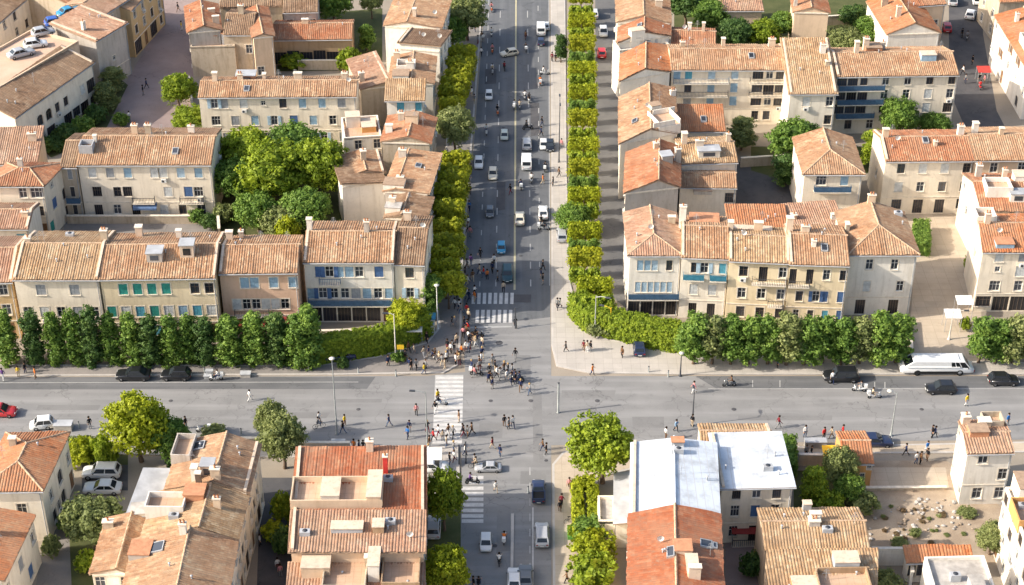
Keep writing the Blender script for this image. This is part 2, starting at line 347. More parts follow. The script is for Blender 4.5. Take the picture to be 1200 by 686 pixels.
# ------------------------------------------------------------------ houses
def tile_surface(mb, poly, mat, amp=0.07, off=None):
    """curved canal tiles laid over a flat roof plane: one bump per column, running down the slope"""
    poly = [Vector(p) for p in poly]
    n = Vector((0, 0, 0))
    for i in range(len(poly)): n += (poly[i] - poly[0]).cross(poly[(i + 1) % len(poly)] - poly[0])
    n.normalize()
    if n.z < 0: n = -n
    dn = Vector((n.x, n.y, 0))
    ev = (Vector((0, -1, 0)) if dn.length < 1e-4 else Vector((n.x * n.z, n.y * n.z, -(n.x ** 2 + n.y ** 2)))).normalized()
    eu = n.cross(ev).normalized(); o = poly[0]
    pts = [((p - o).dot(eu), (p - o).dot(ev)) for p in poly]
    u0, u1 = min(p[0] for p in pts), max(p[0] for p in pts)
    ncol = max(2, round((u1 - u0) / TP)); per = (u1 - u0) / ncol
    prof = ((0.0, 0.0), (0.22, .72), (0.5, 1.0), (0.78, .72))
    us = [(u0 + (c + a) * per, h) for c in range(ncol) for a, h in prof] + [(u1, 0.0)]
    ou, ov = (round(rnd.uniform(0, 400)) * TP, rnd.uniform(0, 200)) if off is None else off
    def span(u):
        vs = []
        for i in range(len(pts)):
            a, b = pts[i], pts[(i + 1) % len(pts)]
            if abs(a[0] - b[0]) < 1e-9:
                if abs(u - a[0]) < 1e-6: vs += [a[1], b[1]]
                continue
            t = (u - a[0]) / (b[0] - a[0])
            if -1e-6 <= t <= 1 + 1e-6: vs.append(a[1] + t * (b[1] - a[1]))
        return (min(vs), max(vs)) if vs else (0, 0)
    prev = None; jit = 0; ja = jb = 0
    for k, (u, h) in enumerate(us):
        if k % 4 == 0: jit, ja, jb = rnd.uniform(-.02, .03), rnd.uniform(-.03, .03), rnd.uniform(-.05, .07)
        va, vb = span(min(max(u, u0 + 1e-5), u1 - 1e-5)); nv = max(1, int((vb - va) / 1.6)); cur = []
        if vb - va > 1: va, vb = va + ja, vb + jb
        for q in range(nv + 1):
            v = va + (vb - va) * q / nv; pt = o + eu * u + ev * v; w = .075 * noise.noise(pt * .45 + Vector((ou, 0, 0))) + .03 * noise.noise(pt * 1.5)
            cur.append((pt + n * (0.09 + amp * h + jit * (h > 0) + w), (u - u0) / per * TP + ou, v + ov))
        if prev:
            e = 1e-3 * TP; m_ = max(len(prev), len(cur)) - 1
            for q in range(m_):
                i0, i1 = min(q, len(prev) - 1), min(q + 1, len(prev) - 1); j0, j1 = min(q, len(cur) - 1), min(q + 1, len(cur) - 1)
                vs = [(prev[i0], e), (prev[i1], e), (cur[j1], -e), (cur[j0], -e)]
                if i0 == i1: vs = [vs[0], vs[2], vs[3]]
                elif j0 == j1: vs = vs[:3]
                mb.face([x[0][0] for x in vs], mat, [(x[0][1] + x[1], x[0][2]) for x in vs], True)
        prev = cur

WINC = {}
GLYPH = {  # kind: (width, height, sill, frame, shutter, open)
    'w': (1.13, 1.62, .85, 'frame_white', None, 0), 'W': (1.98, 1.62, .85, 'frame_white', None, 0), 'k': (1.13, 1.62, .85, 'frame_dark', None, 0), 'K': (2.03, 1.68, .85, 'frame_dark', None, 0),
    'b': (1.13, 1.62, .85, 'frame_white', 'sh_blue', 0), 'B': (1.07, 1.62, .85, 'frame_white', 'sh_blue', 1), 'g': (1.13, 1.68, .85, 'frame_white', 'sh_green', 0), 'G': (1.07, 1.68, .85, 'frame_white', 'sh_green', 1),
    'p': (1.19, 1.62, .85, 'frame_white', 'sh_pale', 0), 'P': (1.81, 1.62, .85, 'frame_white', 'sh_pale', 0), 't': (1.13, 1.62, .85, 'frame_white', 'sh_teal', 0), 'y': (1.13, 1.62, .85, 'frame_white', 'sh_sky', 0),
    'Y': (1.07, 1.62, .85, 'frame_white', 'sh_sky', 1), 'n': (1.24, 1.68, .85, 'frame_white', 'sh_navy', 0), 'N': (1.13, 1.68, .85, 'frame_white', 'sh_navy', 1), 'r': (1.07, 1.57, .85, 'frame_wood', 'sh_brown', 1), 'e': (1.24, 1.62, .85, 'frame_white', 'sh_grey', 0),
    'f': (1.24, 2.41, .12, 'frame_white', None, 0), 'F': (2.49, 2.35, .12, 'frame_dark', None, 0), 'S': (2.94, 2.63, .12, 'frame_dark', None, 0), 'D': (1.30, 2.52, .06, 'frame_wood', 'door', 0), 's': (0.73, 0.84, 1.3, 'frame_white', None, 0),
    'a': (1.47, 1.90, .6, 'frame_dark', 'arch', 0)}
def window_mesh(k):
    if k in WINC: return WINC[k]
    w, h, sill, fr, sh, op = GLYPH[k]; d = 0.16; mb = MB()
    closed = sh and not op and sh not in ('door', 'arch')
    gm = 'shop_glass' if k in 'SF' else 'glass'
    mb.face([(-w / 2, d, 0), (w / 2, d, 0), (w / 2, d, h), (-w / 2, d, h)], 'frame_wood' if sh == 'door' else gm)
    t = .07
    for x in (-w / 2 + t / 2, w / 2 - t / 2): mb.box((x, d - .03, h / 2), (t, .06, h), fr)
    for z in (t / 2, h - t / 2): mb.box((0, d - .028, z), (w - 2 * t, .055, t), fr)
    nm = 2 if w < 1.5 else (3 if w < 2 else 4)
    for i in range(1, nm): mb.box((-w / 2 + w * i / nm, d - .025, h / 2), (.06, .05, h - 2 * t), fr)
    if k not in 'SFD': mb.box((0, d - .02, h * .62), (w - 2 * t, .04, .045), fr)
    if sh == 'arch':
        q = 7
        for sgn in (-1, 1):
            pts = [(sgn * w / 2, -.004, h)] + [(sgn * w / 2 * math.cos(a), -.004, h - w / 2 * .8 + w / 2 * .8 * math.sin(a)) for a in [math.pi / 2 * i / q for i in range(q + 1)]]
            mb.face(pts if sgn < 0 else pts[::-1], 'trim')
    me = mb.mesh('window')
    st = None
    if k not in 'SFD':
        s = MB(); s.box((0, -.05, -.05), (w + .24, .14, .08), 'trim')
        for x in (-w / 2 - .07, w / 2 + .07): s.box((x, -.012, h / 2), (.13, .02, h), 'trim')
        s.box((0, -.014, h + .07), (w + .3, .026, .14), 'trim'); st = s.mesh('surround')
    shm = []
    if sh and sh not in ('door', 'arch'):
        for sg in (-1, 1):
            s = MB()
            if op: cx, cy, sw = sg * (w / 2 + w / 4 + .03), -.045, w / 2
            else: cx, cy, sw = sg * w / 4, .05, w / 2 - .012
            s.box((cx, cy, h / 2), (sw, .04, h - .02), sh)
            for i in range(7): s.box((cx, cy - .024, h * (i + .6) / 7.2), (sw * .8, .018, h / 14), sh)
            shm.append(s.mesh('shutter'))
    WINC[k] = (me, st, shm); return WINC[k]

def facade(mb, p0, p1, z0, z1, holes, mat, ox, oy):
    p0, p1 = Vector((p0[0], p0[1], 0)), Vector((p1[0], p1[1], 0)); Lh = (p1 - p0).length; u = (p1 - p0) / Lh; inn = Vector((-u.y, u.x, 0))
    us = sorted({0.0, Lh, *[h[0] for h in holes], *[h[1] for h in holes]}); zs = sorted({z0, z1, *[h[2] for h in holes], *[h[3] for h in holes]})
    O = Vector((ox, oy, 0))
    def pt(s, z, d=0): return p0 + u * s + inn * d + Vector((0, 0, z)) - O
    for i in range(len(us) - 1):
        for j in range(len(zs) - 1):
            a, b, c, d = us[i], us[i + 1], zs[j], zs[j + 1]
            if b - a < 1e-5 or d - c < 1e-5: continue
            if any(h[0] - 1e-6 <= a and b <= h[1] + 1e-6 and h[2] - 1e-6 <= c and d <= h[3] + 1e-6 for h in holes): continue
            mb.face([pt(a, c), pt(b, c), pt(b, d), pt(a, d)], mat)
    for a, b, c, d in holes:
        D = .2
        mb.face([pt(a, c), pt(a, c, D), pt(a, d, D), pt(a, d)][::-1], mat); mb.face([pt(b, c), pt(b, c, D), pt(b, d, D), pt(b, d)], mat)
        mb.face([pt(a, d), pt(a, d, D), pt(b, d, D), pt(b, d)][::-1], mat); mb.face([pt(a, c), pt(a, c, D), pt(b, c, D), pt(b, c)], mat)

def house(label, A, B, h, yr=None, depth=None, C=None, roof='gable_u', wall='cream', tile='tan', front=(), left=(), right=(), back=(), z0=0.0, rf=.5, slope=.30,
          chim=(), par='', balc=(), cat='house', name='town_house', group=None, over=.35, ground_floor=3.0, extra=(), fl=None, awn=(), mossy=False, cornice=True, flatmat='terrace', clutter=0):
    pa, pb = P(A[0], A[1], h), P(B[0], B[1], h); u = pb - pa; u.z = 0; Lu = u.length; un = u / Lu
    if C is not None:
        pc = P(C[0], C[1], h); v = pc - pb; v.z = 0
    else:
        nrm = Vector((-un.y, un.x, 0))
        if depth is None:
            mid = (pa + pb) / 2; t = .5
            while t < 16 and Q(mid + nrm * t + Vector((0, 0, slope * t)))[1] > yr: t += .05
            depth = t / rf
        v = nrm * depth
    Lv = v.length; vn = v / Lv
    c2 = [pa, pb, pb + v, pa + v]
    ctr = (pa + pb + v * 1.0) / 2 + v * 0.0; ctr = (c2[0] + c2[1] + c2[2] + c2[3]) / 4
    ox, oy = ctr.x, ctr.y
    T = thing(name, label, cat, (ox, oy, z0), 0, group)
    def G(s, t, z): return pa + un * s + vn * t + Vector((-ox, -oy, z - pa.z - z0))   # metres along each side -> local
    # roof planes
    o = over; og = .12
    polys = []; gables = []
    if roof == 'gable_u':
        tr = Lv * rf; zr = h + slope * tr; sb = (zr - h) / (Lv - tr)
        polys = [[(-og, -o, h - slope * o), (Lu + og, -o, h - slope * o), (Lu + og, tr, zr), (-og, tr, zr)], [(Lu + og, Lv + o, h - sb * o), (-og, Lv + o, h - sb * o), (-og, tr, zr), (Lu + og, tr, zr)]]
        gables = [[(Lu, 0), (Lu, Lv), (Lu, tr)], [(0, Lv), (0, 0), (0, tr)]]; ridges = [((-og, tr, zr), (Lu + og, tr, zr))]
    elif roof == 'gable_v':
        sr = Lu * rf; zr = h + slope * sr; sb = (zr - h) / (Lu - sr)
        polys = [[(-o, Lv + og, h - slope * o), (-o, -og, h - slope * o), (sr, -og, zr), (sr, Lv + og, zr)], [(Lu + o, -og, h - sb * o), (Lu + o, Lv + og, h - sb * o), (sr, Lv + og, zr), (sr, -og, zr)]]
        gables = [[(0, 0), (Lu, 0), (sr, 0)], [(Lu, Lv), (0, Lv), (sr, Lv)]]; ridges = [((sr, -og, zr), (sr, Lv + og, zr))]
    elif roof == 'hip_v':
        sr = Lu * .5; zr = h + slope * sr; tf = min(Lv * .8, sr * 1.0)
        polys = [[(-o, -o, h - slope * o), (Lu + o, -o, h - slope * o), (sr, tf, zr)], [(Lu + o, -o, h - slope * o), (Lu + o, Lv + og, h - slope * o), (sr, Lv + og, zr), (sr, tf, zr)],
                 [(-o, Lv + og, h - slope * o), (-o, -o, h - slope * o), (sr, tf, zr), (sr, Lv + og, zr)]]
        gables = [[(Lu, Lv), (0, Lv), (sr, Lv)]]; ridges = [((sr, tf, zr), (sr, Lv + og, zr)), ((-o, -o, h - slope * o), (sr, tf, zr)), ((Lu + o, -o, h - slope * o), (sr, tf, zr))]
    elif roof == 'hip':
        if Lu >= Lv: k = Lv / 2; a, b = (k, Lv / 2), (Lu - k, Lv / 2)
        else: k = Lu / 2; a, b = (Lu / 2, k), (Lu / 2, Lv - k)
        zr = h + slope * k; e = h - slope * o; c4 = [(-o, -o, e), (Lu + o, -o, e), (Lu + o, Lv + o, e), (-o, Lv + o, e)]; a3, b3 = (*a, zr), (*b, zr)
        polys = [[c4[0], c4[1], b3, a3], [c4[1], c4[2], b3], [c4[2], c4[3], a3, b3], [c4[3], c4[0], a3]] if Lu >= Lv else [[c4[0], c4[1], a3], [c4[1], c4[2], b3, a3], [c4[2], c4[3], b3], [c4[3], c4[0], a3, b3]]
        ridges = [(a3, b3), (c4[0], a3), (c4[3], a3 if Lu >= Lv else b3), (c4[1], b3 if Lu >= Lv else a3), (c4[2], b3)]
    elif roof.startswith('shed'):
        d = roof[5:]; e = slope
        if d == 'front': z = lambda s, t: h + e * t
        elif d == 'back': z = lambda s, t: h + e * (Lv - t)
        elif d == 'left': z = lambda s, t: h + e * s
        else: z = lambda s, t: h + e * (Lu - s)
        polys = [[(s, t, z(s, t)) for s, t in ((-o, -o), (Lu + o, -o), (Lu + o, Lv + o), (-o, Lv + o))]]; ridges = []
        cs = [(0, 0), (Lu, 0), (Lu, Lv), (0, Lv)]
        for i in range(4):
            a, b = cs[i], cs[(i + 1) % 4]
            if z(*a) > h + .01 or z(*b) > h + .01: gables.append((a, b))
    else:
        ridges = []
    def zat(s, t):
        if roof == 'flat': return h
        best = 1e9
        for pl in polys:
            a, b, c = (Vector(q) for q in pl[:3]); n = (b - a).cross(c - a)
            if abs(n.z) < 1e-6: continue
            best = min(best, a.z - (n.x * (s - a.x) + n.y * (t - a.y)) / n.z)
        return best
    # walls with real openings
    wm = MB(); wins = []
    edges = [(c2[0], c2[1], front), (c2[1], c2[2], right), (c2[2], c2[3], back), (c2[3], c2[0], left)]
    H = h - z0
    for ei, (a, b, rows) in enumerate(edges):
        Le = (Vector((b.x - a.x, b.y - a.y))).length; holes = []; nr = len(rows)
        if nr:
            gfh = min(ground_floor, H / nr * 1.15); fh = (H - gfh) / max(1, nr - 1) if nr > 1 else H
            for ri, row in enumerate(rows):
                fz = z0 + (0 if ri == nr - 1 else gfh + fh * (nr - 2 - ri)); fhh = gfh if ri == nr - 1 else fh
                n = len(row)
                for ci, gch in enumerate(row):
                    if gch not in GLYPH: continue
                    w, hh, sill, *_ = GLYPH[gch]; sc_h = 1.0
                    hh2 = min(hh, fhh - sill - .25)
                    if hh2 < .5: sill2 = max(.1, fhh - hh - .3)
                    else: sill2 = sill
                    x = Le * (ci + .5) / n
                    cell = Le / n; wsc = min(1.0, (cell - .16) / w)
                    if sill2 + hh > fhh - .12: sill2 = max(.08, fhh - hh - .15)
                    zz = fz + sill2; wd = w * wsc
                    if zz + hh > h - .12: hsc = max(.3, (h - .12 - zz) / hh)
                    else: hsc = 1.0
                    holes.append((x - wd / 2, x + wd / 2, zz, zz + hh * hsc)); wins.append((a, b, x, zz, gch, wsc, hsc))
        facade(wm, a, b, z0, h, holes, wall, ox, oy)
    # shift walls into local z
    wm.v = [(x, y, z - z0) for x, y, z in wm.v]
    for gd in gables:
        if len(gd) == 3:
            (s0, t0), (s1, t1), (s2, t2) = gd; wm.face([G(s0, t0, h), G(s1, t1, h), G(s2, t2, zat(s2, t2))], wall)
        else:
            a, b = gd; pts = [G(*a, h), G(*b, h)]
            if zat(*b) > h + .01: pts.append(G(*b, zat(*b)))
            if zat(*a) > h + .01: pts.append(G(*a, zat(*a)))
            wm.face(pts, wall)
    if cornice and roof != 'flat':
        for (a, b) in (((0, 0), (Lu, 0)), ((Lu, Lv), (0, Lv))) if roof in ('gable_u',) else (((0, 0), (Lu, 0)),):
            pA, pB = G(*a, h - .16), G(*b, h - .16); d = pB - pA
            rz = math.atan2(d.y, d.x); c = (pA + pB) / 2; nrm = Vector((d.y, -d.x, 0)).normalized()
            wm.box(c + nrm * .07, (d.length - .02, .14, .2), 'trim', rz)
    if len(front) > 2:   # thin string course over the ground floor
        pA, pB = G(0, 0, z0 + ground_floor * .97), G(Lu, 0, z0 + ground_floor * .97); d = pB - pA; nrm = Vector((d.y, -d.x, 0)).normalized()
        wm.box((pA + pB) / 2 + nrm * .03, (d.length - .04, .06, .16), 'trim', math.atan2(d.y, d.x))
    wm.build('wall', T)
    # roof
    rm = MB()
    if roof == 'flat':
        ins = .25
        rm.face([G(ins, ins, h - .25), G(Lu - ins, ins, h - .25), G(Lu - ins, Lv - ins, h - .25), G(ins, Lv - ins, h - .25)], flatmat)
        for (sa, ta, sb_, tb) in ((0, 0, Lu, ins), (0, Lv - ins, Lu, Lv), (0, ins, ins, Lv - ins), (Lu - ins, ins, Lu, Lv - ins)):
            q = [G(sa, ta, 0), G(sb_, ta, 0), G(sb_, tb, 0), G(sa, tb, 0)]
            rm.prism([(p.x, p.y) for p in q], h - z0 - .25, h - z0 + .16, wall if wall in MAT else 'parapet')
    for pl in polys:
        top = [G(*q) + Vector((0, 0, .02)) for q in pl]; bot = [p - Vector((0, 0, .16)) for p in top]; n = len(pl)
        if tile == 'white_sheet' or tile in ('zinc', 'concrete'):
            rm.face(top, tile); 
        else:
            rm.face(top, 'slab'); tile_surface(rm, top, tile, .03 if tile == 'red' else .07)
        rm.face(bot[::-1], 'trim')
        for i in range(n): rm.face([bot[i], bot[(i + 1) % n], top[(i + 1) % n], top[i]], 'slab')
    for a, b in ridges:
        pa_, pb_ = G(*a) + Vector((0, 0, .10)), G(*b) + Vector((0, 0, .10)); ns = max(2, int((pb_ - pa_).length / .5))
        for i in range(ns):
            q0, q1 = pa_.lerp(pb_, i / ns), pa_.lerp(pb_, (i + 1) / ns + .01)
            rm.tube([q0, q1], [.13, .155], 'ridge_tile' if tile not in ('white_sheet', 'zinc') else tile, 6, False)
    RO = rm.build('roof', T)
    if roof != 'flat' and len(front):
        e0, e1 = polys[0][0], polys[0][1]
        if roof in ('gable_u', 'shed_front', 'hip_v', 'hip'):
            gm = MB(); q0, q1 = G(e0[0], e0[1] - .07, e0[2] - .10), G(e1[0], e1[1] - .07, e1[2] - .10); gm.tube([q0, q1], .075, 'zinc', 6); gm.build('gutter', T)
    # fire-wall parapets along the gable ends
    for side in par:
        pm = MB(); th = .32
        ss = {'L': (0.0, th), 'R': (Lu - th, Lu)}.get(side)
        if side in 'LR':
            if roof == 'gable_u': seq = [(-.1, zat(0, -.1)), (Lv * rf, zat(0, Lv * rf)), (Lv + .1, zat(0, Lv + .1))]
            else: seq = [(-.1, zat(ss[0], 0)), (Lv + .1, zat(ss[0], Lv))]
            rise = rnd.uniform(.22, .42)
            for (t0, za), (t1, zb) in zip(seq, seq[1:]):
                V = [G(ss[0], t0, za - .2), G(ss[1], t0, za - .2), G(ss[1], t1, zb - .2), G(ss[0], t1, zb - .2), G(ss[0], t0, za + rise), G(ss[1], t0, za + rise), G(ss[1], t1, zb + rise), G(ss[0], t1, zb + rise)]
                pm.idx(V, [(3, 2, 1, 0), (4, 5, 6, 7), (0, 1, 5, 4), (1, 2, 6, 5), (2, 3, 7, 6), (3, 0, 4, 7)], 'parapet')
        else:
            tt = Lv * rf; V = []
            pm.box((G(Lu / 2, 0, h) + Vector((0, 0, .2))), (Lu, th, .5), 'parapet', math.atan2(un.y, un.x))
        pm.build('parapet', T)
    # windows, shutters
    for a, b, x, zz, gch, wsc, hsc in wins:
        me, st, shm = window_mesh(gch); d = Vector((b.x - a.x, b.y - a.y, 0)).normalized(); p = Vector((a.x, a.y, 0)) + d * x
        wo = put('door' if gch == 'D' else ('shop_window' if gch == 'S' else 'window'), me, T, (p.x - ox, p.y - oy, zz - z0), math.atan2(d.y, d.x)); wo.scale = (wsc, 1, hsc)
        if st: put('window_surround', st, wo)
        for sm in shm: put('shutter', sm, wo)
        if gch in 'wkWKpe' and zz - z0 > 2.5 and rnd.random() < .13:
            am = MB(); am.box((0, -.2, -.42), (.8, .32, .55), 'frame_white'); am.lathe([(.001, -.01), (.2, -.01), (.2, .01)], (-.12, -.37, -.42), 'iron', 10, 'y'); am.build('air_conditioner', wo)
    # balconies: (row_from_top, x0, x1, material) along the front
    for bc in balc:
        row, f0, f1, bm = bc[:4]; nr = len(front); gfh = min(ground_floor, H / nr * 1.15); fh = (H - gfh) / max(1, nr - 1)
        fz = 0 if row == nr - 1 else gfh + fh * (nr - 2 - row); q0, q1 = G(Lu * f0, 0, z0 + fz), G(Lu * f1, 0, z0 + fz); d = q1 - q0; ln = d.length; rz = math.atan2(d.y, d.x)
        sl = MB(); sl.box((ln / 2, -.42, -.02), (ln, .84, .14), 'trim'); bo = sl.build('balcony', T, (q0.x, q0.y, fz + .02), rz)
        rl = MB(); rl.box((ln / 2, -.80, .98), (ln, .05, .06), bm)
        for x in (.03, ln - .03): rl.box((x, -.41, .98), (.05, .74, .06), bm)
        n = max(2, int(ln / .22))
        for i in range(n + 1): rl.box((.03 + (ln - .06) * i / n, -.80, .50), (.045, .03, .92), bm)
        for x in (.03, ln - .03):
            for y in (-.2, -.4, -.6): rl.box((x, y, .5), (.03, .03, .92), bm)
        if len(bc) > 4: rl.box((ln / 2, -.80, .52), (ln - .1, .02, .78), bm)
        rl.build('railing', bo)
    for (f0, f1, zf, am, proj) in awn:
        q0, q1 = G(Lu * f0, 0, z0 + zf), G(Lu * f1, 0, z0 + zf); d = q1 - q0; ln = d.length; w = MB()
        V = [(0, -.02, 0), (ln, -.02, 0), (ln, -proj, -.5), (0, -proj, -.5)]
        w.idx(V + [(x, y, z - .06) for x, y, z in V], [(0, 3, 2, 1)[::-1], (4, 5, 6, 7)[::-1], (0, 1, 5, 4)[::-1], (1, 2, 6, 5)[::-1], (2, 3, 7, 6)[::-1], (3, 0, 4, 7)[::-1]], am)
        w.box((ln / 2, -proj + .01, -.68), (ln, .03, .26), am); w.build('awning', T, (q0.x, q0.y, zf), math.atan2(d.y, d.x))
    # chimneys and roof clutter, children of the roof
    for ch in chim:
        s, t = ch[0] * Lu, ch[1] * Lv; z = zat(s, t); cm = MB(); w_, d_, hh = ch[2:5] if len(ch) > 4 else (rnd.uniform(.5, 1.3), rnd.uniform(.4, .7), rnd.uniform(.7, 1.7))
        m_ = ch[5] if len(ch) > 5 else rnd.choice(('parapet', 'parapet', 'stone', 'white', 'greywall', 'peach')); rz = math.atan2(un.y, un.x)
        cm.box((0, 0, hh / 2 - .5), (w_, d_, hh + 1.0), m_, rz); cm.box((0, 0, hh + .06), (w_ + .16, d_ + .16, .12), 'trim', rz)
        npot = rnd.choice((0, 1, 2) if w_ > .6 else (0, 1))
        for i in range(npot):
            x = (i - (npot - 1) / 2) * .36; cm.lathe([(.11, 0), (.13, .3), (.10, .42)], (x * math.cos(rz), x * math.sin(rz), hh + .12), 'terra_pot', 8)
        cm.build('chimney', RO, G(s, t, z))
    auto = []
    if roof != 'flat' and Lu * Lv > 45:
        if rnd.random() < .6: auto.append(('antenna', rnd.uniform(.1, .9), rnd.uniform(.35, .65)))
        for _ in range(rnd.choice((1, 2, 3))): auto.append(('pipe', rnd.uniform(.08, .92), rnd.uniform(.15, .8)))
        if rnd.random() < .15: auto.append(('dish', rnd.uniform(.1, .9), rnd.uniform(.3, .6)))
    for e in list(extra) + auto:
        kind, fs, ft = e[:3]; s, t = fs * Lu, ft * Lv; z = zat(s, t); rz = math.atan2(un.y, un.x); em = MB()
        a_ = zat(s + .05, t); b_ = zat(s, t + .05); gx, gy = (a_ - z) / .05, (b_ - z) / .05
        if kind == 'skylight' and rnd.random() < .45: continue
        if kind == 'solar': kind = 'none'
        if kind == 'skylight':
            w_, l_ = e[3:5] if len(e) > 3 else (.9, 1.2)
            def q(x, y, zz): r = un * x + vn * y; return (r.x, r.y, gx * x + gy * y + zz)
            for (x0, x1, y0, y1) in ((-w_ / 2, w_ / 2, -l_ / 2, -l_ / 2 + .1), (-w_ / 2, w_ / 2, l_ / 2 - .1, l_ / 2), (-w_ / 2, -w_ / 2 + .1, -l_ / 2 + .1, l_ / 2 - .1), (w_ / 2 - .1, w_ / 2, -l_ / 2 + .1, l_ / 2 - .1)):
                V = [q(x0, y0, .0), q(x1, y0, .0), q(x1, y1, .0), q(x0, y1, .0), q(x0, y0, .38), q(x1, y0, .38), q(x1, y1, .38), q(x0, y1, .38)]
                em.idx(V, [(3, 2, 1, 0), (4, 5, 6, 7), (0, 1, 5, 4), (1, 2, 6, 5), (2, 3, 7, 6), (3, 0, 4, 7)], 'steel')
            em.face([q(-w_ / 2 + .1, -l_ / 2 + .1, .33), q(w_ / 2 - .1, -l_ / 2 + .1, .33), q(w_ / 2 - .1, l_ / 2 - .1, .33), q(-w_ / 2 + .1, l_ / 2 - .1, .33)], 'glass'); em.build('skylight', RO, G(s, t, z))
        elif kind == 'pipe':
            em.tube([(0, 0, -.2), (0, 0, .55)], .08, 'zinc', 7); em.lathe([(.001, .12), (.16, .0)], (0, 0, .58), 'zinc', 8); em.build('vent_pipe', RO, G(s, t, z))
        elif kind == 'dormer':
            w_, l_, hh = e[3:6] if len(e) > 3 else (1.8, 2.2, 1.5); m_ = e[6] if len(e) > 6 else 'white'
            em.box((0, 0, hh / 2 - .6), (w_, l_, hh + 1.2), m_, rz); em.box((0, 0, hh + .06), (w_ + .25, l_ + .25, .12), e[7] if len(e) > 7 else 'zinc', rz)
            fx = -vn * (l_ / 2 + .015); em.box((fx.x, fx.y, hh * .45), (w_ * .55, .03, hh * .6), 'glass', rz); em.build('dormer', RO, G(s, t, z))
        elif kind == 'antenna':
            em.tube([(0, 0, -.3), (0, 0, 2.0)], .025, 'steel', 5)
            for i, z_ in enumerate((1.3, 1.5, 1.7, 1.9)): em.box((0, 0, z_), (.9 - .15 * i, .025, .025), 'steel', rz)
            em.build('antenna', RO, G(s, t, z))
        elif kind == 'dish':
            em.tube([(0, 0, -.3), (0, 0, .7)], .03, 'steel', 5)
            em.lathe([(.01, .10), (.2, .07), (.38, -.04)], (0, -.08, .78), 'frame_white', 14, 'y'); em.tube([(0, -.1, .70), (0, -.42, .80)], .015, 'steel', 4)
            em.build('satellite_dish', RO, G(s, t, z))
        elif kind == 'vent':
            em.box((0, 0, .2), (1.1, .7, .9), 'zinc', rz); em.lathe([(.0, .02), (.28, .02), (.28, .0)], (0, 0, .66), 'iron', 10); em.build('ventilation_unit', RO, G(s, t, z))
        elif kind == 'box':
            w_, l_, hh, m_ = e[3:7]; em.box((0, 0, hh / 2 - .5), (w_, l_, hh + 1.0), m_, rz); em.box((0, 0, hh + .05), (w_ + .14, l_ + .14, .1), rnd.choice(('concrete', 'slab', 'terra_pot', 'parapet', 'parapet')), rz); em.build('roof_turret', RO, G(s, t, z))
        elif kind == 'terrace':
            w_, l_ = e[3:5]; zz = max(zat(s + a * w_ / 2, t + b * l_ / 2) for a in (-1, 1) for b in (-1, 1)) + .1 - z
            em.box((0, 0, zz / 2 - .4), (w_, l_, zz + .8), e[5] if len(e) > 5 else 'white', rz); em.box((0, 0, zz + .015), (w_ - .3, l_ - .3, .03), 'terrace', rz)
            for sx, sy, dx, dy in ((0, 1, w_, .14), (0, -1, w_, .14), (1, 0, .14, l_ - .28), (-1, 0, .14, l_ - .28)):
                r = un * (sx * (w_ / 2 - .07)) + vn * (sy * (l_ / 2 - .07)); em.box((r.x, r.y, zz + .4), (dx, dy, .8), e[5] if len(e) > 5 else 'white', rz)
            em.build('roof_terrace', RO, G(s, t, z))
        elif kind == 'solar':
            for i in range(e[3] if len(e) > 3 else 3):
                def q(x, y, zz): r = un * x + vn * y; return (r.x, r.y, gx * x + gy * y + zz)
                x0 = i * 1.15; V = [q(x0, -.9, .12), q(x0 + 1.05, -.9, .12), q(x0 + 1.05, .9, .12), q(x0, .9, .12)]; V2 = [(a, b, c + .07) for a, b, c in V]
                em.idx(V + V2, [(3, 2, 1, 0), (4, 5, 6, 7), (0, 1, 5, 4), (1, 2, 6, 5), (2, 3, 7, 6), (3, 0, 4, 7)], 'solar')
            em.build('solar_panel', RO, G(s, t, z))
    # rain pipe at one front corner
    if H > 6 and roof != 'flat' and len(front):
        dm = MB(); pA = G(Lu - .22, 0, z0); nrm = Vector((un.y, -un.x, 0)); q = pA + nrm * .09
        dm.tube([(q.x, q.y, .05), (q.x, q.y, H - .3)], .055, 'zinc', 6); dm.build('drainpipe', T)
    return T
simple('terra_pot', (0.50, 0.24, 0.13), .9)

# ------------------------------------------------------------------ ground, roads, pavements
def pp(*pts): return [tuple(P(x, y)[:2]) for x, y in pts]
def sheet(name, poly, z, mat, cut=1):
    m = MB(); m.face([(x, y, z) for x, y in poly], mat); return struct(name, m)
def slab(name, poly, top, mat, kerb=True):
    """raised pavement with a stone kerb running round it"""
    m = MB(); m.prism(poly, -.05, top, mat, 'kerb_stone'); n = len(poly)
    for i in range(n):
        a, b = Vector(poly[i]), Vector(poly[(i + 1) % n]); d = (b - a).normalized(); inn = Vector((-d.y, d.x)) * .28; z = top + .004 + .003 * (i % 3)
        m.face([(a.x, a.y, z), (b.x, b.y, z), (b.x + inn.x, b.y + inn.y, z), (a.x + inn.x, a.y + inn.y, z)], 'kerb_stone')
    return struct(name, m)
def ccw(poly):
    a = sum(poly[i][0] * poly[(i + 1) % len(poly)][1] - poly[(i + 1) % len(poly)][0] * poly[i][1] for i in range(len(poly)))
    return poly if a > 0 else poly[::-1]
sheet('ground', [(-1500, -1200), (1500, -1200), (1500, 1800), (-1500, 1800)], 0.0, 'earth')
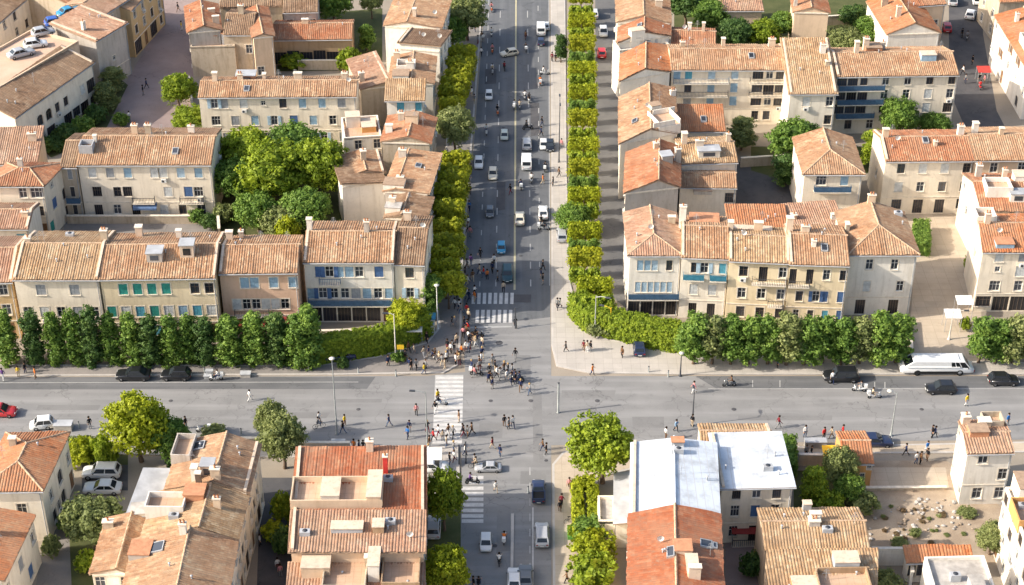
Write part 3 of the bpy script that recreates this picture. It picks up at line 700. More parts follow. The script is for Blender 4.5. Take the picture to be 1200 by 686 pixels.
# the boulevard: asphalt darkened as house shade north of the crossing, pale worn asphalt over the crossing and the cross street
sheet('boulevard', ccw(pp((573, -60), (643, -60), (644, 200), (645, 372), (543, 384), (543, 330), (553, 200))), .008, 'asphalt_shade_blue')
sheet('cross_street', ccw(pp((-120, 443), (400, 441), (500, 441), (545, 436), (543, 384), (645, 372), (646, 441), (800, 441), (1320, 441), (1320, 514), (646, 522), (646, 560), (541, 566), (541, 530), (-120, 514))), .012, 'asphalt_pale')
sheet('south_boulevard', ccw(pp((541, 566), (646, 560), (646, 720), (539, 720))), .010, 'asphalt_pale')
sheet('side_street', ccw(pp((697, -60), (722, -60), (738, 250), (746, 345), (760, 372), (735, 362), (703, 338), (699, 200))), .006, 'asphalt_grey')
sheet('street_east', ccw(pp((1112, -60), (1150, -60), (1152, 40), (1168, 130), (1186, 165), (1140, 170), (1118, 120), (1112, 60))), .006, 'asphalt_dark')
sheet('plaza', ccw(pp((196, -20), (232, -20), (224, 40), (228, 95), (215, 160), (118, 168), (136, 118), (160, 75), (180, 40))), .006, 'asphalt_mauve')
sheet('courtyard', ccw(pp((75, 252), (262, 252), (262, 285), (75, 300))), .006, 'asphalt_brown')
sheet('yard_east', ccw(pp((858, 190), (935, 190), (940, 270), (858, 270))), .006, 'asphalt_dark')
sheet('square', ccw(pp((1012, 246), (1150, 246), (1150, 425), (1064, 425), (1072, 300), (1015, 290))), .006, 'paving_warm')
sheet('dirt_lot', ccw(pp((985, 540), (1110, 540), (1180, 600), (1180, 660), (1010, 660), (960, 600))), .006, 'dirt')
sheet('yard_path', ccw(pp((985, 548), (1108, 548), (1112, 572), (985, 574))), .012, 'paving_warm')
sheet('garden_path', ccw(pp((96, 528), (150, 528), (150, 575), (96, 575))), .006, 'asphalt_dark')
sheet('alley', ccw(pp((55, 600), (100, 575), (112, 700), (40, 700))), .006, 'asphalt_brown')
sheet('lane', ccw(pp((305, 560), (342, 560), (342, 720), (300, 720))), .006, 'asphalt_dark')
sheet('back_yard', ccw(pp((850, 620), (895, 620), (895, 720), (850, 720))), .006, 'asphalt_mauve')
for q in (((258, 160), (404, 160), (404, 262), (300, 290), (258, 290)), ((790, -30), (1030, -30), (1040, 70), (985, 78), (790, 62)), ((880, 172), (1130, 172), (1040, 200), (930, 215), (880, 200)), ((40, 168), (112, 128), (140, 92), (150, 100), (120, 160), (60, 185)), ((930, 552), (985, 550), (1000, 612), (930, 620)),
          ((325, 20), (448, 10), (448, 82), (325, 84)), ((80, 600), (112, 600), (150, 640), (120, 690), (84, 690)), ((80, 526), (150, 526), (150, 545), (80, 545)), ((498, 560), (540, 560), (540, 720), (498, 720)), ((672, 570), (702, 570), (706, 720), (674, 720))):
    sheet('lawn', ccw(pp(*q)), .02, 'lawn')
slab('pavement_northwest', ccw(pp((-120, 428), (370, 429), (440, 419), (500, 402), (514, 385), (508, 330), (520, 200), (541, -60), (571, -60), (551, 200), (541, 330), (541, 384), (538, 428), (520, 438), (400, 440), (-120, 442))), .12, 'asphalt_brown')
slab('promenade_north', ccw(pp((645, -60), (662, -60), (664, 200), (668, 330), (680, 380), (712, 398), (800, 414), (1320, 429), (1320, 439.5), (800, 439.5), (690, 438), (652, 430), (646, 405), (646, 200))), .12, 'paving')
slab('pavement_southeast', ccw(pp((648, 720), (647, 545), (660, 530), (1320, 516), (1320, 530), (820, 534), (745, 550), (700, 560), (704, 720))), .12, 'paving_warm')
slab('pavement_southwest', ccw(pp((-120, 516), (538, 524), (539, 566), (498, 600), (498, 720), (497, 720), (497, 540), (-120, 528))), .12, 'paving')
sheet('shade_toned_parking_lane', ccw(pp((-120, 442), (440, 442), (430, 456), (-120, 457))), .016, 'asphalt_shade_lane')  # parking strips whose dark tone also paints in the tree row's shadow
sheet('shade_toned_parking_lane', ccw(pp((815, 441), (1320, 441), (1320, 455), (840, 456))), .016, 'asphalt_shade_lane')
# painted lines
pm = MB()
def line(a, b, w, mat='paint', z=.016):
    a, b = P(*a), P(*b); d = (b - a).normalized(); n = Vector((-d.y, d.x, 0)) * w / 2
    pm.face([(a - n) + Vector((0, 0, z)), (b - n) + Vector((0, 0, z)), (b + n) + Vector((0, 0, z)), (a + n) + Vector((0, 0, z))], mat)
line((605, -60), (603, 340), .28, 'paint_yellow')
def xat(x0, x1, y): return x0 + (x1 - x0) * (y / 340.0)
for lane, (x0, x1) in enumerate(((586.5, 581), (618, 622))):
    y = -50
    while y < 330:
        line((xat(x0, x1, y), y), (xat(x0, x1, y + 8), y + 8), .16, 'paint_worn'); y += 21
for (x0, x1), ph in (((573, 562), 0), ((630.5, 632.5), 7)):
    y = -45 + ph
    while y < 335:
        if rnd.random() < .6: line((xat(x0, x1, y), y), (xat(x0, x1, y + 6), y + 6), .15, 'paint_worn')
        y += 15
line((643, -60), (644.2, 335), .14, 'paint_worn')
for y in (548, 566, 584, 602, 620, 640, 660, 680): line((621, y), (621, y + 9), .13, 'paint_worn', .018)
line((624.5, 595), (624.5, 715), .14, 'paint', .018); 
line((830, 456), (1300, 455), .12, 'paint_worn', .02)
for x, y in ((882, 448), (914, 448), (1025, 450), (1037, 450)): line((x, y - 2), (x, y + 6), .12, 'paint_worn', .022)
line((-60, 449), (420, 448), .12, 'paint_worn', .02)
line((543, 384.5), (600, 383), .35, 'paint_worn', .02)
struct('road_marking', pm)
def zebra(name, stripes):
    global pm
    pm = MB()
    for a, b, w, mt in stripes: line(a, b, w, mt, .022)
    struct(name, pm)
zebra('zebra_crossing', [((561.5 + 6.45 * i, 343.5), (561 + 6.45 * i, 356.5), .46, 'paint') for i in range(-1, 7)])
zebra('zebra_crossing', [((559.5 + 6.5 * i, 363.5), (559 + 6.5 * i, 378.5), .46, 'paint') for i in range(0, 7)])
zebra('zebra_crossing', [((511 - .05 * (y - 440), y), (543 - .02 * (y - 440), y), 1.0 * .5, 'paint') for y in range(443, 521, 5)])
zebra('zebra_crossing', [((549 - 8 * (y > 566), y), (566.5, y), .62, 'paint') for y in (560, 566, 572.5, 579, 585.5, 592, 598.5, 605, 611)])
sheet('road_surface', ccw(pp((510, 439.7), (543, 439.7), (541.5, 521), (506.5, 521))), .018, 'paint_worn')
# raised lane divider of the southern boulevard
m = MB(); m.prism(ccw(pp((599, 603), (602.5, 603), (601.5, 668), (598.2, 668))), -.05, .14, 'kerb_stone', 'kerb_stone'); struct('kerb', m)
# worn patches, manholes
pm = MB()
for x, y, s in ((585, 402, 1.2), (622, 470, .8), (575, 470, .7), (700, 470, .8), (860, 480, .8), (420, 480, .7), (200, 470, .7), (610, 300, .7), (590, 150, .6), (580, 640, .7), (1080, 480, .7), (640, 540, .6)):
    c = P(x, y); pm.lathe([(0, .03), (.38 * s, .03), (.4 * s, .024)], c, 'asphalt_dark', 14)
struct('road_patch', pm)
pm = MB()
for x, y, w, d, m_ in ((690, 462, 7, 1.6, 'asphalt_patch'), (340, 487, 10, 1.2, 'asphalt_patch'), (920, 490, 12, 1.0, 'asphalt_patch'), (612, 432, 2.2, 6, 'asphalt_patch'), (575, 505, 3, 3, 'asphalt_patch'), (630, 500, 1.2, 14, 'asphalt_patch'), (80, 478, 8, 1.1, 'asphalt_patch'),
                      (1120, 492, 9, 1.4, 'asphalt_patch'), (590, 620, 1.6, 8, 'asphalt_patch'), (625, 560, 3.2, 2.4, 'asphalt_patch'), (587, 230, 1.4, 9, 'asphalt_dark'), (627, 140, 1.5, 12, 'asphalt_dark'), (575, 90, 2, 6, 'asphalt_dark'), (610, 350, 3, 2, 'asphalt_dark'), (420, 470, 6, .8, 'asphalt_patch'), (760, 495, 4, 2.2, 'asphalt_patch')):
    c = P(x, y); q = [(-w / 2, -d / 2), (w / 2 * rnd.uniform(.9, 1), -d / 2 * rnd.uniform(.9, 1.05)), (w / 2, d / 2), (-w / 2 * rnd.uniform(.92, 1), d / 2)]
    pm.face([(c.x + a, c.y + b, .0145) for a, b in q] if m_ == 'asphalt_dark' else [(c.x + a, c.y + b, .0152) for a, b in q], m_)
struct('road_patch', pm)

# ------------------------------------------------------------------ the houses, block by block
# north-west block, front row along the cross street
house('low house with patchy tan roof at the far left end of the street row', (-60, 331), (14, 329), 9.2, yr=292, wall='ochre', tile='pinkish', front=['w.w', 'wkw', 'DSD'], par='R')
house('cream house with wide straw roof and dark shuttered windows beside yellow house', (16, 326), (115, 326), 10, yr=286, wall='cream', tile='straw', front=['.e.e.', 'wpwew', 'kgKwk'], par='LR',
      chim=((.06, .55), (.97, .62, .9, .7, 1.7)), extra=(('vent', .5, .8), ('antenna', .2, .5)))
house('yellow house with green shutters and two roof dormers', (117, 326), (252, 324), 10, yr=287, wall='yellow', tile='tan', front=['.gggg.kk', 'gptgpbtp', 'wpptwkwD'], par='R',
      chim=((.25, .9, .9, .8, 1.6), (.62, .78, .7, .6, 1.3)), extra=(('dormer', .46, .30, 2.0, 2.0, 1.2, 'greywall'), ('dormer', .74, .36, 1.8, 1.8, 1.7, 'parapet'), ('antenna', .76, .5), ('skylight', .15, .7)))
house('peach house with red awning and orange tiled roof', (257, 319), (348, 318), 9.8, yr=288, wall='pink', tile='tan', front=['..bb.b.b', '.pwwppw.', 'SS.S.S'], par='L', awn=((.02, .98, 2.6, 'awning_red', 1.2),),
      chim=((.06, .8, .9, .6, 1.4), (.20, .92, .6, .6, 1.1)), extra=(('skylight', .8, .25), ('antenna', .5, .6)), balc=((1, .15, .6, 'iron'),))
house('white three storey house with ridged tan roof above the curved hedge', (356, 306), (461, 306), 9.8, yr=272, wall='white', tile='tan', front=['.nNbbw.n.', 'bNwwebwb', 'SFSFSD'], par='LR',
      chim=((.03, .55, .7, .6, 1.9), (.68, .5, .7, .6, 1.6)), balc=((1, .02, .98, 'rail_blue', 1), (0, .16, .4, 'rail_blue')), extra=(('antenna', .3, .6),))
house('narrow cream corner house with brown roof beside the boulevard', (462, 308), (497, 309), 9.4, yr=268, wall='cream', tile='brown', front=['.k.', '.Y.', '.S.'], right=['w.w.w', 'wwwww', 'DwSwD'], chim=((.2, .8),), extra=(('antenna', .6, .5),))
# second row of the north-west block
house('small white walled house with teal window behind the left street row', (-30, 267), (33, 267), 6.5, yr=246, wall='ivory', tile='pinkish', front=['..t', '..p'], par='R', chim=((.9, .3),))
house('cream house with orange hipped roof and painted side wall', (-16, 217), (50, 217), 9, C=(74, 192), roof='hip', wall='cream', tile='terra', front=['..wW', '..kk', '.a.D'], right=['.s..', '.n.a', 'g..k'], chim=((.4, .6),))
house('flat pink roofed building behind the orange hipped house', (-40, 194), (42, 190), 8, depth=9, roof='shed_front', slope=.12, wall='peach', tile='pinkish', front=['www', 'www'], chim=((.9, .6),))
house('narrow recessed wing between the hipped house and the long cream block', (71, 195), (90, 195), 9, depth=10, wall='stone', tile='brown', front=['.e.', '.K.', '.K.'], balc=((1, .1, .95, 'rail_blue', 1),))
house('long cream apartment block facing the shaded yard', (91, 192), (247, 192), 9.4, yr=160, wall='cream', tile='tan', front=['.P.e.b..pp.y.b.', '.K.kK...p.nW.', '.F.w.F..p.k.f.'], right=['..w.', '..w.', '....'],
      balc=((1, .74, .92, 'iron'), (1, .38, .55, 'iron')), awn=((.38, .56, 2.9, 'awning_blue', 1.0),), chim=((.1, .38, .5, .5, 1.2), (.38, .6, .9, .6, 1.6), (.48, .62, .9, .6, 1.6), (.8, .7)),
      extra=(('terrace', .05, .25, 2.0, 2.0, 'zinc'), ('antenna', .6, .5), ('skylight', .72, .2), ('skylight', .25, .22)))
# third row
house('cream apartment house with blue shutters and wide tan roof above the green court', (233, 113), (417, 112), 9, yr=95, wall='cream', tile='tan', front=['.Ye.p.s.k.b.b.e.', '.W.e.b.Y.n.b.w.b', '.We.Y.W.e.n.Y.p.'],
      left=['w.w', 'w.w', '...'], chim=((.09, .5, .8, .6, 1.5), (.25, .55), (.4, .7), (.62, .6), (.92, .6, .9, .7, 1.2)), extra=(('skylight', .2, .2), ('skylight', .3, .2), ('dormer', .28, .8, 3, 2, 1.0, 'terra_pot'), ('antenna', .5, .5), ('dish', .95, .4)))
house('long low terracotta shed with dark open front in the garden', (319, 46), (412, 45), 5, yr=28, wall='brownwall', tile='terra', front=['FSFSFS'], chim=((.4, .5),))
house('tall pinkish house with steep roof behind the garden shed', (297, 44), (320, 42), 8, depth=12, roof='gable_v', wall='peach', tile='terra', front=['..', 'w.'])
house('terracotta gabled house with grey wall on the mauve square', (221, 38), (258, 35), 8, depth=11, roof='gable_v', slope=.35, wall='greywall', tile='terra', left=['w.w', 'w.w'], chim=((.9, .2), (.8, .6)), front=['...', '.s.'])
house('low stone house with flat terrace under the grey gable', (223, 56), (275, 55), 5.5, depth=4.5, roof='flat', wall='stone', flatmat='terrace', extra=(('box', .45, .5, 2.2, 1.6, 1.4, 'greywall'), ('box', .8, .5, 1.5, 1.8, 1.8, 'zinc')))
house('brown roofed house between the grey gable and the garden shed', (262, 40), (296, 40), 7.5, depth=10, wall='stone', tile='brown', front=['w.w', '...'], chim=((.5, .5),))
house('dark red roofed house at the top edge behind the garden', (258, 8), (330, 6), 7, depth=10, wall='stone', tile='brown')
house('grey walled house at the top edge behind garden trees', (332, 14), (372, 13), 7, depth=8, wall='greywall', tile='brown', front=['w.w', 'w.w'])
# far left, along the mauve square
house('long arcaded house with mossy brown roof beside the mauve square', (17, 137), (108, 73), 8, depth=5.5, roof='shed_front', slope=.32, wall='ivory', tile='brown', front=['a.aakk.pF', '.eeF.FKFa'], extra=(('skylight', .8, .5), ('skylight', .35, .3, .8, .8)), par='R')
house('pink paved parking deck with parked cars', (-16, 112), (92, 49), 9.9, depth=10, roof='flat', wall='peach', flatmat='deck_pink', cat='parking deck', name='parking_deck')
house('grey gabled house with round oculus window beside the parking deck', (112, 48), (147, 27), 9.5, depth=9, roof='shed_front', slope=.14, wall='greywall', tile='pinkish', front=['...', '.s.', '...'], par='LR', chim=((.2, .4),))
house('tall ochre house on the narrow street at the top left', (152, 12), (188, -26), 9.0, depth=10, wall='ochre', tile='tan', front=['wwkw', 'kwkw', 'SDSk'], chim=((.3, .5),))
house('stone house with rubble roof between grey gable and ochre house', (122, 16), (150, -2), 10, depth=8, wall='stone', tile='pinkish', front=['w.', 'k.', '..'], chim=((.5, .5),))
house('cream house with dark roof in the top left corner', (-14, 36), (44, -14), 9, depth=9, roof='shed_front', wall='ivory', tile='brown', front=['kwk.k', 'w.wkk', '..a.F'])
house('terracotta house at the top edge behind the parking deck', (78, 4), (118, -22), 9, depth=10, wall='stone', tile='terra', front=['kkk', 'w.w'])
# row on the west side of the boulevard
house('white gabled house with tan roof at the top of the boulevard row', (451, 30), (516, 33), 8.8, depth=12, roof='gable_v', rf=.4, slope=.22, wall='white', tile='tan', chim=((.5, .2),), right=['wwww', 'wwww', '....'])
house('white walled house with brown roof and satellite dish', (468, 56), (515, 60), 8.4, depth=8, roof='shed_back', slope=.12, wall='white', tile='brown', extra=(('dish', .5, .4), ('dish', .9, .4)), par='L', right=['www', 'www', '...'])
house('brown roofed house with white terrace on the west row', (457, 98), (507, 98), 8.1, depth=10, roof='gable_v', slope=.24, wall='ivory', tile='tan', chim=((.1, .8, 1.0, .8, 1.6), (.45, .35)), extra=(('terrace', .35, .45, 3, 2.5, 'white'), ('box', .25, .12, 2.6, 2.4, .9, 'white')), right=['www', 'www', '...'])
house('pinkish mono-pitch house behind the blue shuttered house', (424, 104), (456, 100), 7.2, depth=11, roof='shed_left', slope=.18, wall='stone', tile='pinkish', par='R', chim=((.1, .2),))
house('small house with two blue shutters under a straw roof', (453, 117), (496, 117), 8.7, depth=4.2, roof='shed_front', slope=.3, wall='white', tile='straw', front=['.t.t', '....', '....'], right=['w', 'w', '.'])
house('white house with pink roof terrace beside the green court', (403, 163), (447, 160), 5.9, depth=7, roof='flat', wall='white', flatmat='terrace', extra=(('box', .3, .7, 2.2, 2.0, 1.6, 'white'), ('box', .7, .5, 2.2, 3, .7, 'orange_wall')), front=['.w.w', 'w..w'])
house('stone house with rough terracotta roof below the blue shutters', (448, 166), (503, 168), 7.7, depth=8.5, roof='gable_v', rf=.55, slope=.25, wall='stone', tile='terra', chim=((.3, .7, .9, .7, 1.4), (.1, .3)), extra=(('box', .55, .6, 2.0, 1.6, 1.2, 'peach'), ('antenna', .8, .5)), right=['www', 'www', '...'])
house('brown mono-pitch roof house with chimney on the west row', (409, 206), (450, 202), 7.1, depth=6.5, roof='gable_v', slope=.22, wall='stone', tile='tan', chim=((.5, .5, .8, .8, 1.6),), par='R')
house('large brown roofed house in the middle of the west row', (451, 224), (501, 227), 8.0, depth=12, roof='gable_v', rf=.25, slope=.3, wall='greywall', tile='tan', chim=((.15, .8), (.3, .2)), extra=(('box', .2, .1, 3, 2.2, .6, 'white'), ('skylight', .6, .6)), right=['wwww', 'wwww', '....'])
house('blank white walled house above the tree court', (401, 219), (450, 213), 6.9, depth=5, roof='shed_right', slope=.1, wall='white', tile='brown')
house('low grey roofed house behind the corner house', (452, 255), (498, 258), 7.4, depth=6.5, roof='gable_v', rf=.4, slope=.25, wall='stone', tile='brown', chim=((.1, .4),), extra=(('box', .15, .25, 2.2, 1.6, .9, 'white'), ('antenna', .5, .5)), right=['www', 'www', '...'])
# row on the east side of the boulevard
house('tan roofed house at the top of the east row', (724, 26), (785, 27), 10, depth=13, roof='gable_v', wall='ivory', tile='tan', left=['wwww', 'wwww', '....'], chim=((.8, .4),))
house('terracotta house with white terrace on the east row', (725, 50), (784, 42), 9.6, C=(784, 25), roof='gable_v', wall='white', tile='terra', left=['www', 'www', '...'], extra=(('skylight', .4, .5), ('box', .35, .08, 2.4, 1.4, .8, 'white')))
house('white house with dark roof terrace between terracotta and orange roofs', (726, 60), (785, 54), 8.6, depth=4, roof='flat', wall='white', flatmat='concrete', extra=(('box', .35, .5, 1.6, 1.6, 1.4, 'white'), ('vent', .75, .5), ('vent', .6, .4)))
house('bright orange gabled house on the east row', (727, 95), (785, 84), 9.8, C=(785, 54), roof='gable_v', wall='white', tile='orange', left=['www', 'www', '...'], par='')
house('long tan gabled house with white roof terrace on the east row', (727, 168), (792, 156), 9.6, C=(789, 103), roof='gable_v', rf=.54, wall='ivory', tile='tan', left=['wwwww', 'wwwww', '.....'], extra=(('terrace', .78, .15, 3.6, 4.4, 'white'), ('box', .62, .42, 1.6, 1.4, 1.0, 'white'), ('skylight', .3, .15), ('skylight', .25, .3)), chim=((.98, .8),))
house('small house with orange mono-pitch roof and sky blue windows', (798, 153), (848, 153), 6.5, depth=5.2, roof='shed_front', slope=.3, wall='white', tile='orange', front=['yyyyy', '.....'], extra=(('skylight', .55, .4),))
house('terracotta gabled house with grey end wall on the east row', (733, 226), (795, 219), 9.2, C=(795, 172), roof='gable_v', rf=.62, wall='greywall', tile='terra', left=['wwww', 'wwww', '....'], chim=((.55, .8), (.98, .6, .8, .8, 2.2)), extra=(('dormer', .75, .55, 1.6, 1.6, 1.0, 'greywall'),))
house('straw roofed house with dormer behind the east row', (799, 191), (864, 189), 8.6, yr=168, wall='ivory', tile='straw', chim=((.1, .5, .8, .8, 1.8), (.35, .3), (.9, .5)), extra=(('dormer', .5, .2, 3.2, 1.8, 1.0, 'trim'),), front=['.KK..', '.....'])
house('low tan roofed house with small white window wall', (797, 218), (863, 219), 6.6, yr=203, wall='ivory', tile='tan', front=['....K', '.....'], extra=(('box', .4, .05, 2.6, 2.4, -.4, 'greywall'),))
# east block, front row along the cross street
house('white corner house with hipped terracotta roof and long iron balcony', (738, 298), (798, 298), 9.9, depth=11, roof='hip_v', wall='white', tile='pinkish', front=['.bby.k.', '.yyyyyy.', 'SSSS'], left=['wwww', 'wwww', 'DwwD'], balc=((1, .0, 1., 'rail_blue', 1),), chim=((.9, .7),))
house('cream house with teal balconies next to the white corner house', (799, 300), (854, 302), 9.9, yr=266, wall='ivory', tile='tan', front=['.kY.t', '.P.P.', '.F.F.'], balc=((0, .05, .5, 'rail_teal', 1), (0, .62, .98, 'rail_teal', 1)), par='L', chim=((.02, .72, .9, .7, 2.4),), extra=(('box', .5, .8, 4, 2.5, .5, 'orange_wall'), ('antenna', .3, .5)))
house('cream apartment house with small iron balconies and orange back roof', (855, 304), (925, 307), 9.9, yr=277, wall='yellow', tile='straw', front=['.k.F.w', '.w.w.w', '.K.k.K'], balc=((0, .4, .98, 'iron'), (1, .7, .95, 'iron')), par='LR', chim=((.02, .7, .7, .7, 1.6), (.5, .8)), extra=(('box', .3, .85, 7, 2, .1, 'orange_wall'),))
house('pale yellow apartment house with blue doors and a ridged tan roof', (926, 308), (995, 310), 9.9, yr=276, wall='yellow', tile='tan', front=['F.F.w.k', '.k.Nn.n', '.w.k.t.n'], balc=((0, .0, .36, 'iron'), (2, .1, .4, 'iron')), par='L', chim=((.03, .65, .9, .8, 2.2), (.3, .6), (.42, .3, .6, .6, .9)), extra=(('skylight', .6, .25),))
house('white end house with tall hipped roof beside the paved square', (996, 297), (1075, 297), 9.9, depth=11, roof='hip_v', slope=.36, wall='white', tile='tan', front=['..w..w..', '..p...w.', '.F..F.'], right=['..w.', '....', '..w.'], left=['w.w', 'w.w', '...'], chim=((.5, .97), (.05, .5, .5, .9, 1.2)), extra=(('skylight', .25, .4, .6, .6), ('vent', .9, .85)))
house('house with sagging red back roof behind the yellow apartments', (930, 274), (990, 270), 6.2, depth=6, roof='shed_front', slope=.18, wall='peach', tile='pinkish', chim=((.1, .5), (.9, .4)))
house('single orange back roof behind the cream apartment house', (858, 280), (925, 280), 6.6, depth=7.5, roof='shed_front', slope=.12, wall='ivory', tile='orange')
# east block, inner houses
house('free standing house with pyramidal roof and blue balcony', (943, 203), (1011, 203), 8.8, depth=11, roof='hip_v', slope=.36, wall='cream', tile='tan', front=['.W.b.', '.....', '.w.k.'], left=['w.w', 'w.w', '...'], right=['.w.', '.w.', '...'], balc=((0, .18, .82, 'rail_blue', 1),))
house('cream house with terracotta roof facing the paved square', (1038, 188), (1141, 187), 9.2, yr=161, wall='cream', tile='terra', front=['.k.p.p.k', '.p.w.k.k', '.K.F.F.K'], left=['...', '.w.', '...'], par='L', chim=((.05, .5), (.6, .3, .5, .5, .8), (.93, .6, .9, .7, 1.6)), extra=(('skylight', .5, .4),))
house('attached house with tan roof at the right end of the square', (1142, 187), (1240, 186), 9.2, yr=158, wall='peach', tile='tan', front=['.w.w.w', '.w.w.w', 'k.k.k.'], chim=((.1, .6, .8, .8, 1.8), (.4, .5)))
house('white house with broken terracotta roof on the right edge', (1150, 246), (1232, 247), 8.6, C=(1208, 205), wall='white', tile='terra', left=['w..w', '.w..', '....'], extra=(('terrace', .3, .35, 3.6, 3, 'white'), ('box', .75, .6, 3, 2, 1.2, 'white'), ('dormer', .55, .2, 2.2, 1.6, 1.2, 'white')), chim=((.15, .8, .8, .8, 2.0), (.5, .7)))
house('cream apartment house with satellite dish and orange roof at right edge', (1152, 294), (1236, 294), 9.8, C=(1222, 252), wall='cream', tile='orange', front=['.p.e.w', '.s.P.w', '.W.w.w', 'KFFS'], left=['...', '.w.', '...', '...'], extra=(('dish', .25, .3), ('box', .3, .12, 2.4, 1.8, .5, 'sh_blue'), ('antenna', .5, .5), ('terrace', .1, .7, 2.6, 2.6, 'white')), chim=((.1, .5),))
house('long apartment house with blue shutters behind the east row', (787, 81), (923, 81), 10, yr=58, wall='cream', tile='tan', front=['bt.y.y.KwK', '.k.b.b.KFK', '.e.b.b.KwK', '.k.k...kk.'], balc=((1, .68, .98, 'iron'), (0, .68, .98, 'iron'), (0, .02, .5, 'rail_blue'), (1, .05, .5, 'iron')), par='R', chim=((.12, .75), (.48, .8, .6, .6, 1.5), (.9, .7)), extra=(('skylight', .7, .3), ('antenna', .3, .5)))
house('white walled house with big straw mono-pitch roof between apartment houses', (926, 109), (980, 109), 9.4, depth=12, roof='shed_front', slope=.30, wall='ivory', tile='straw', front=['.p.w', '...k', '....'], chim=((.85, .75, .9, .8, 1.5), (.9, .5)), par='LR')
house('cream apartment house with blue balconies above the court trees', (981, 89), (1123, 87), 10.4, yr=62, wall='cream', tile='tan', front=['KKk.w.w.k.k', 'KFF.w.w.p.w', 'KKK.k.k.p.K', '.k.w.k.k.kK'], balc=((0, .02, .40, 'rail_blue', 1), (1, .02, .40, 'rail_blue', 1), (2, .02, .34, 'rail_blue', 1)),
      right=['w.w', 'w.w', 'w.w', '...'], chim=((.2, .5, .7, .7, 2.0), (.3, .7, .9, .8, 2.2), (.45, .75)), extra=(('box', .78, .35, 2.4, 1.6, 1.0, 'sh_blue'), ('box', .36, .7, 2.6, 2.2, 1.0, 'terra_pot'), ('antenna', .9, .5)), par='L')
house('bright white gabled house with orange roof at the top right', (1041, 40), (1101, 38), 7.6, depth=14, roof='gable_v', slope=.42, wall='white', tile='orange', left=['.w.w', '....'], front=['....', '...w'], chim=((.3, .3, .8, .6, 2.0), (.2, .7)))
house('pink rendered house behind the bright white gable', (1052, 8), (1108, 4), 8.5, depth=10, wall='peach', tile='terra', front=['w.w', '...'], chim=((.9, .3),))
house('small beige house with blank pink wall in the garden', (931, 14), (971, 15), 7.6, depth=7, roof='gable_v', slope=.3, wall='peach', tile='terra', chim=((.05, .3, .6, .6, 2.4), (.1, .8)), left=['w', '.'])
house('low pink house behind garden trees', (848, 12), (893, 12), 5.5, depth=9, roof='shed_front', slope=.15, wall='peach', tile='pinkish', front=['..w'])
house('small house with terracotta roof behind the long apartment house', (787, 52), (838, 54), 8, yr=37, wall='ivory', tile='terra', chim=((.4, .6), (.72, .5, .5, .5, 1.6)))
house('long white house with orange roof on the right edge street', (1206, 82), (1290, 82), 9, C=(1246, 18), roof='gable_v', rf=.4, wall='white', tile='orange', left=['w.s.r.r.w', 'p.r.w.s.w', '...D...a.'], extra=(('terrace', .2, .35, 3, 5, 'white'),), chim=((.2, .8),))
house('stone house at the top right corner', (1172, 2), (1230, 0), 8, depth=10, wall='stone', tile='orange', left=['ww', 'ww'])
# south-west blocks
house('cream house with orange hipped roof near the parked white cars', (-24, 574), (48, 573), 7.6, C=(78, 508), roof='hip', slope=.34, wall='ivory', tile='orange', front=['..w.', '....'], right=['.w.a.w', '.kwa.D'], chim=((.25, .7, .8, .6, 1.2),), extra=(('skylight', .5, .2, .9, .7),))
house('white house with steep orange roof in the bottom left corner', (-80, 680), (2, 680), 7, C=(38, 604), roof='gable_v', rf=.45, wall='ivory', tile='orange', right=['w.e.w', '.w.n.'], chim=((.5, .6),))
house('tan roofed house with small dormer at the back of the angled row', (196, 574), (289, 577), 9, C=(303, 521), roof='gable_v', rf=.60, slope=.28, wall='cream', tile='tan', right=['k.w.', 'wkw.', 'DwSw'], extra=(('skylight', .25, .8, 1.6, 1.4), ('terrace', .08, .75, 2.2, 4, 'greywall'), ('dormer', .5, .2, 1.4, 1.4, 1.4, 'parapet')), chim=((.62, .05), (.35, .1, .7, .9, 1.8)), par='R')
house('middle house of the angled row with white roof terrace', (168, 630), (276, 632), 8.6, C=(289, 579), roof='gable_v', rf=.62, slope=.26, wall='cream', tile='straw', right=['k.w.', 'wkw.', 'DwSw'], extra=(('terrace', .18, .55, 4.2, 2.6, 'white'), ('box', .48, .72, 2.2, 2.0, 1.0, 'terra_pot'), ('vent', .3, .3)), chim=((.5, .9, .6, .5, 2.2, 'frame_dark'), (.75, .5)))
house('front house of the angled row with long tan roof', (143, 704), (263, 706), 9, C=(276, 634), roof='gable_v', rf=.55, slope=.3, wall='cream', tile='tan', right=['k.w.k', 'wkwkw', 'DwSwD'], extra=(('skylight', .2, .75, 2.4, 1.6), ('box', .08, .75, 2.2, 2.4, .7, 'greywall'), ('skylight', .3, .35, 1.2, 1.4)), chim=((.5, .9),))
house('small white house with tan roof beside the olive tree', (108, 672), (153, 672), 6, depth=9, roof='gable_v', rf=.65, slope=.25, wall='white', tile='tan', front=['w.w', '...'], chim=((.1, .8),))
house('low annex with zinc roof beside the angled row', (151, 606), (177, 604), 6.2, C=(196, 551), roof='shed_right', slope=.12, wall='white', tile='zinc', extra=(('solar', .12, .75, 3), ('solar', .12, .45, 3), ('box', .5, .1, 2.2, 2, .3, 'white')))
house('house with red tiled roof and sunken terrace by the boulevard', (344, 604), (497, 603), 8.6, C=(497, 534), roof='shed_front', slope=.10, wall='peach', tile='red', right=['wwww', 'wwww', 'SDSD'], back=['wwwwww', 'wwwwww', 'SDSDSD'], left=['www', 'www', '...'],
      extra=(('terrace', .33, .28, 10, 4.2, 'peach'), ('box', .62, .3, 1.5, 4.6, 1.5, 'peach'), ('box', .28, .30, 2.0, 3.2, 1.1, 'white'), ('vent', .72, .5)), chim=((.70, .62, .5, .5, 2.4, 'cloth_red'), (.57, .96, .8, .6, 1.5)), par='LR')
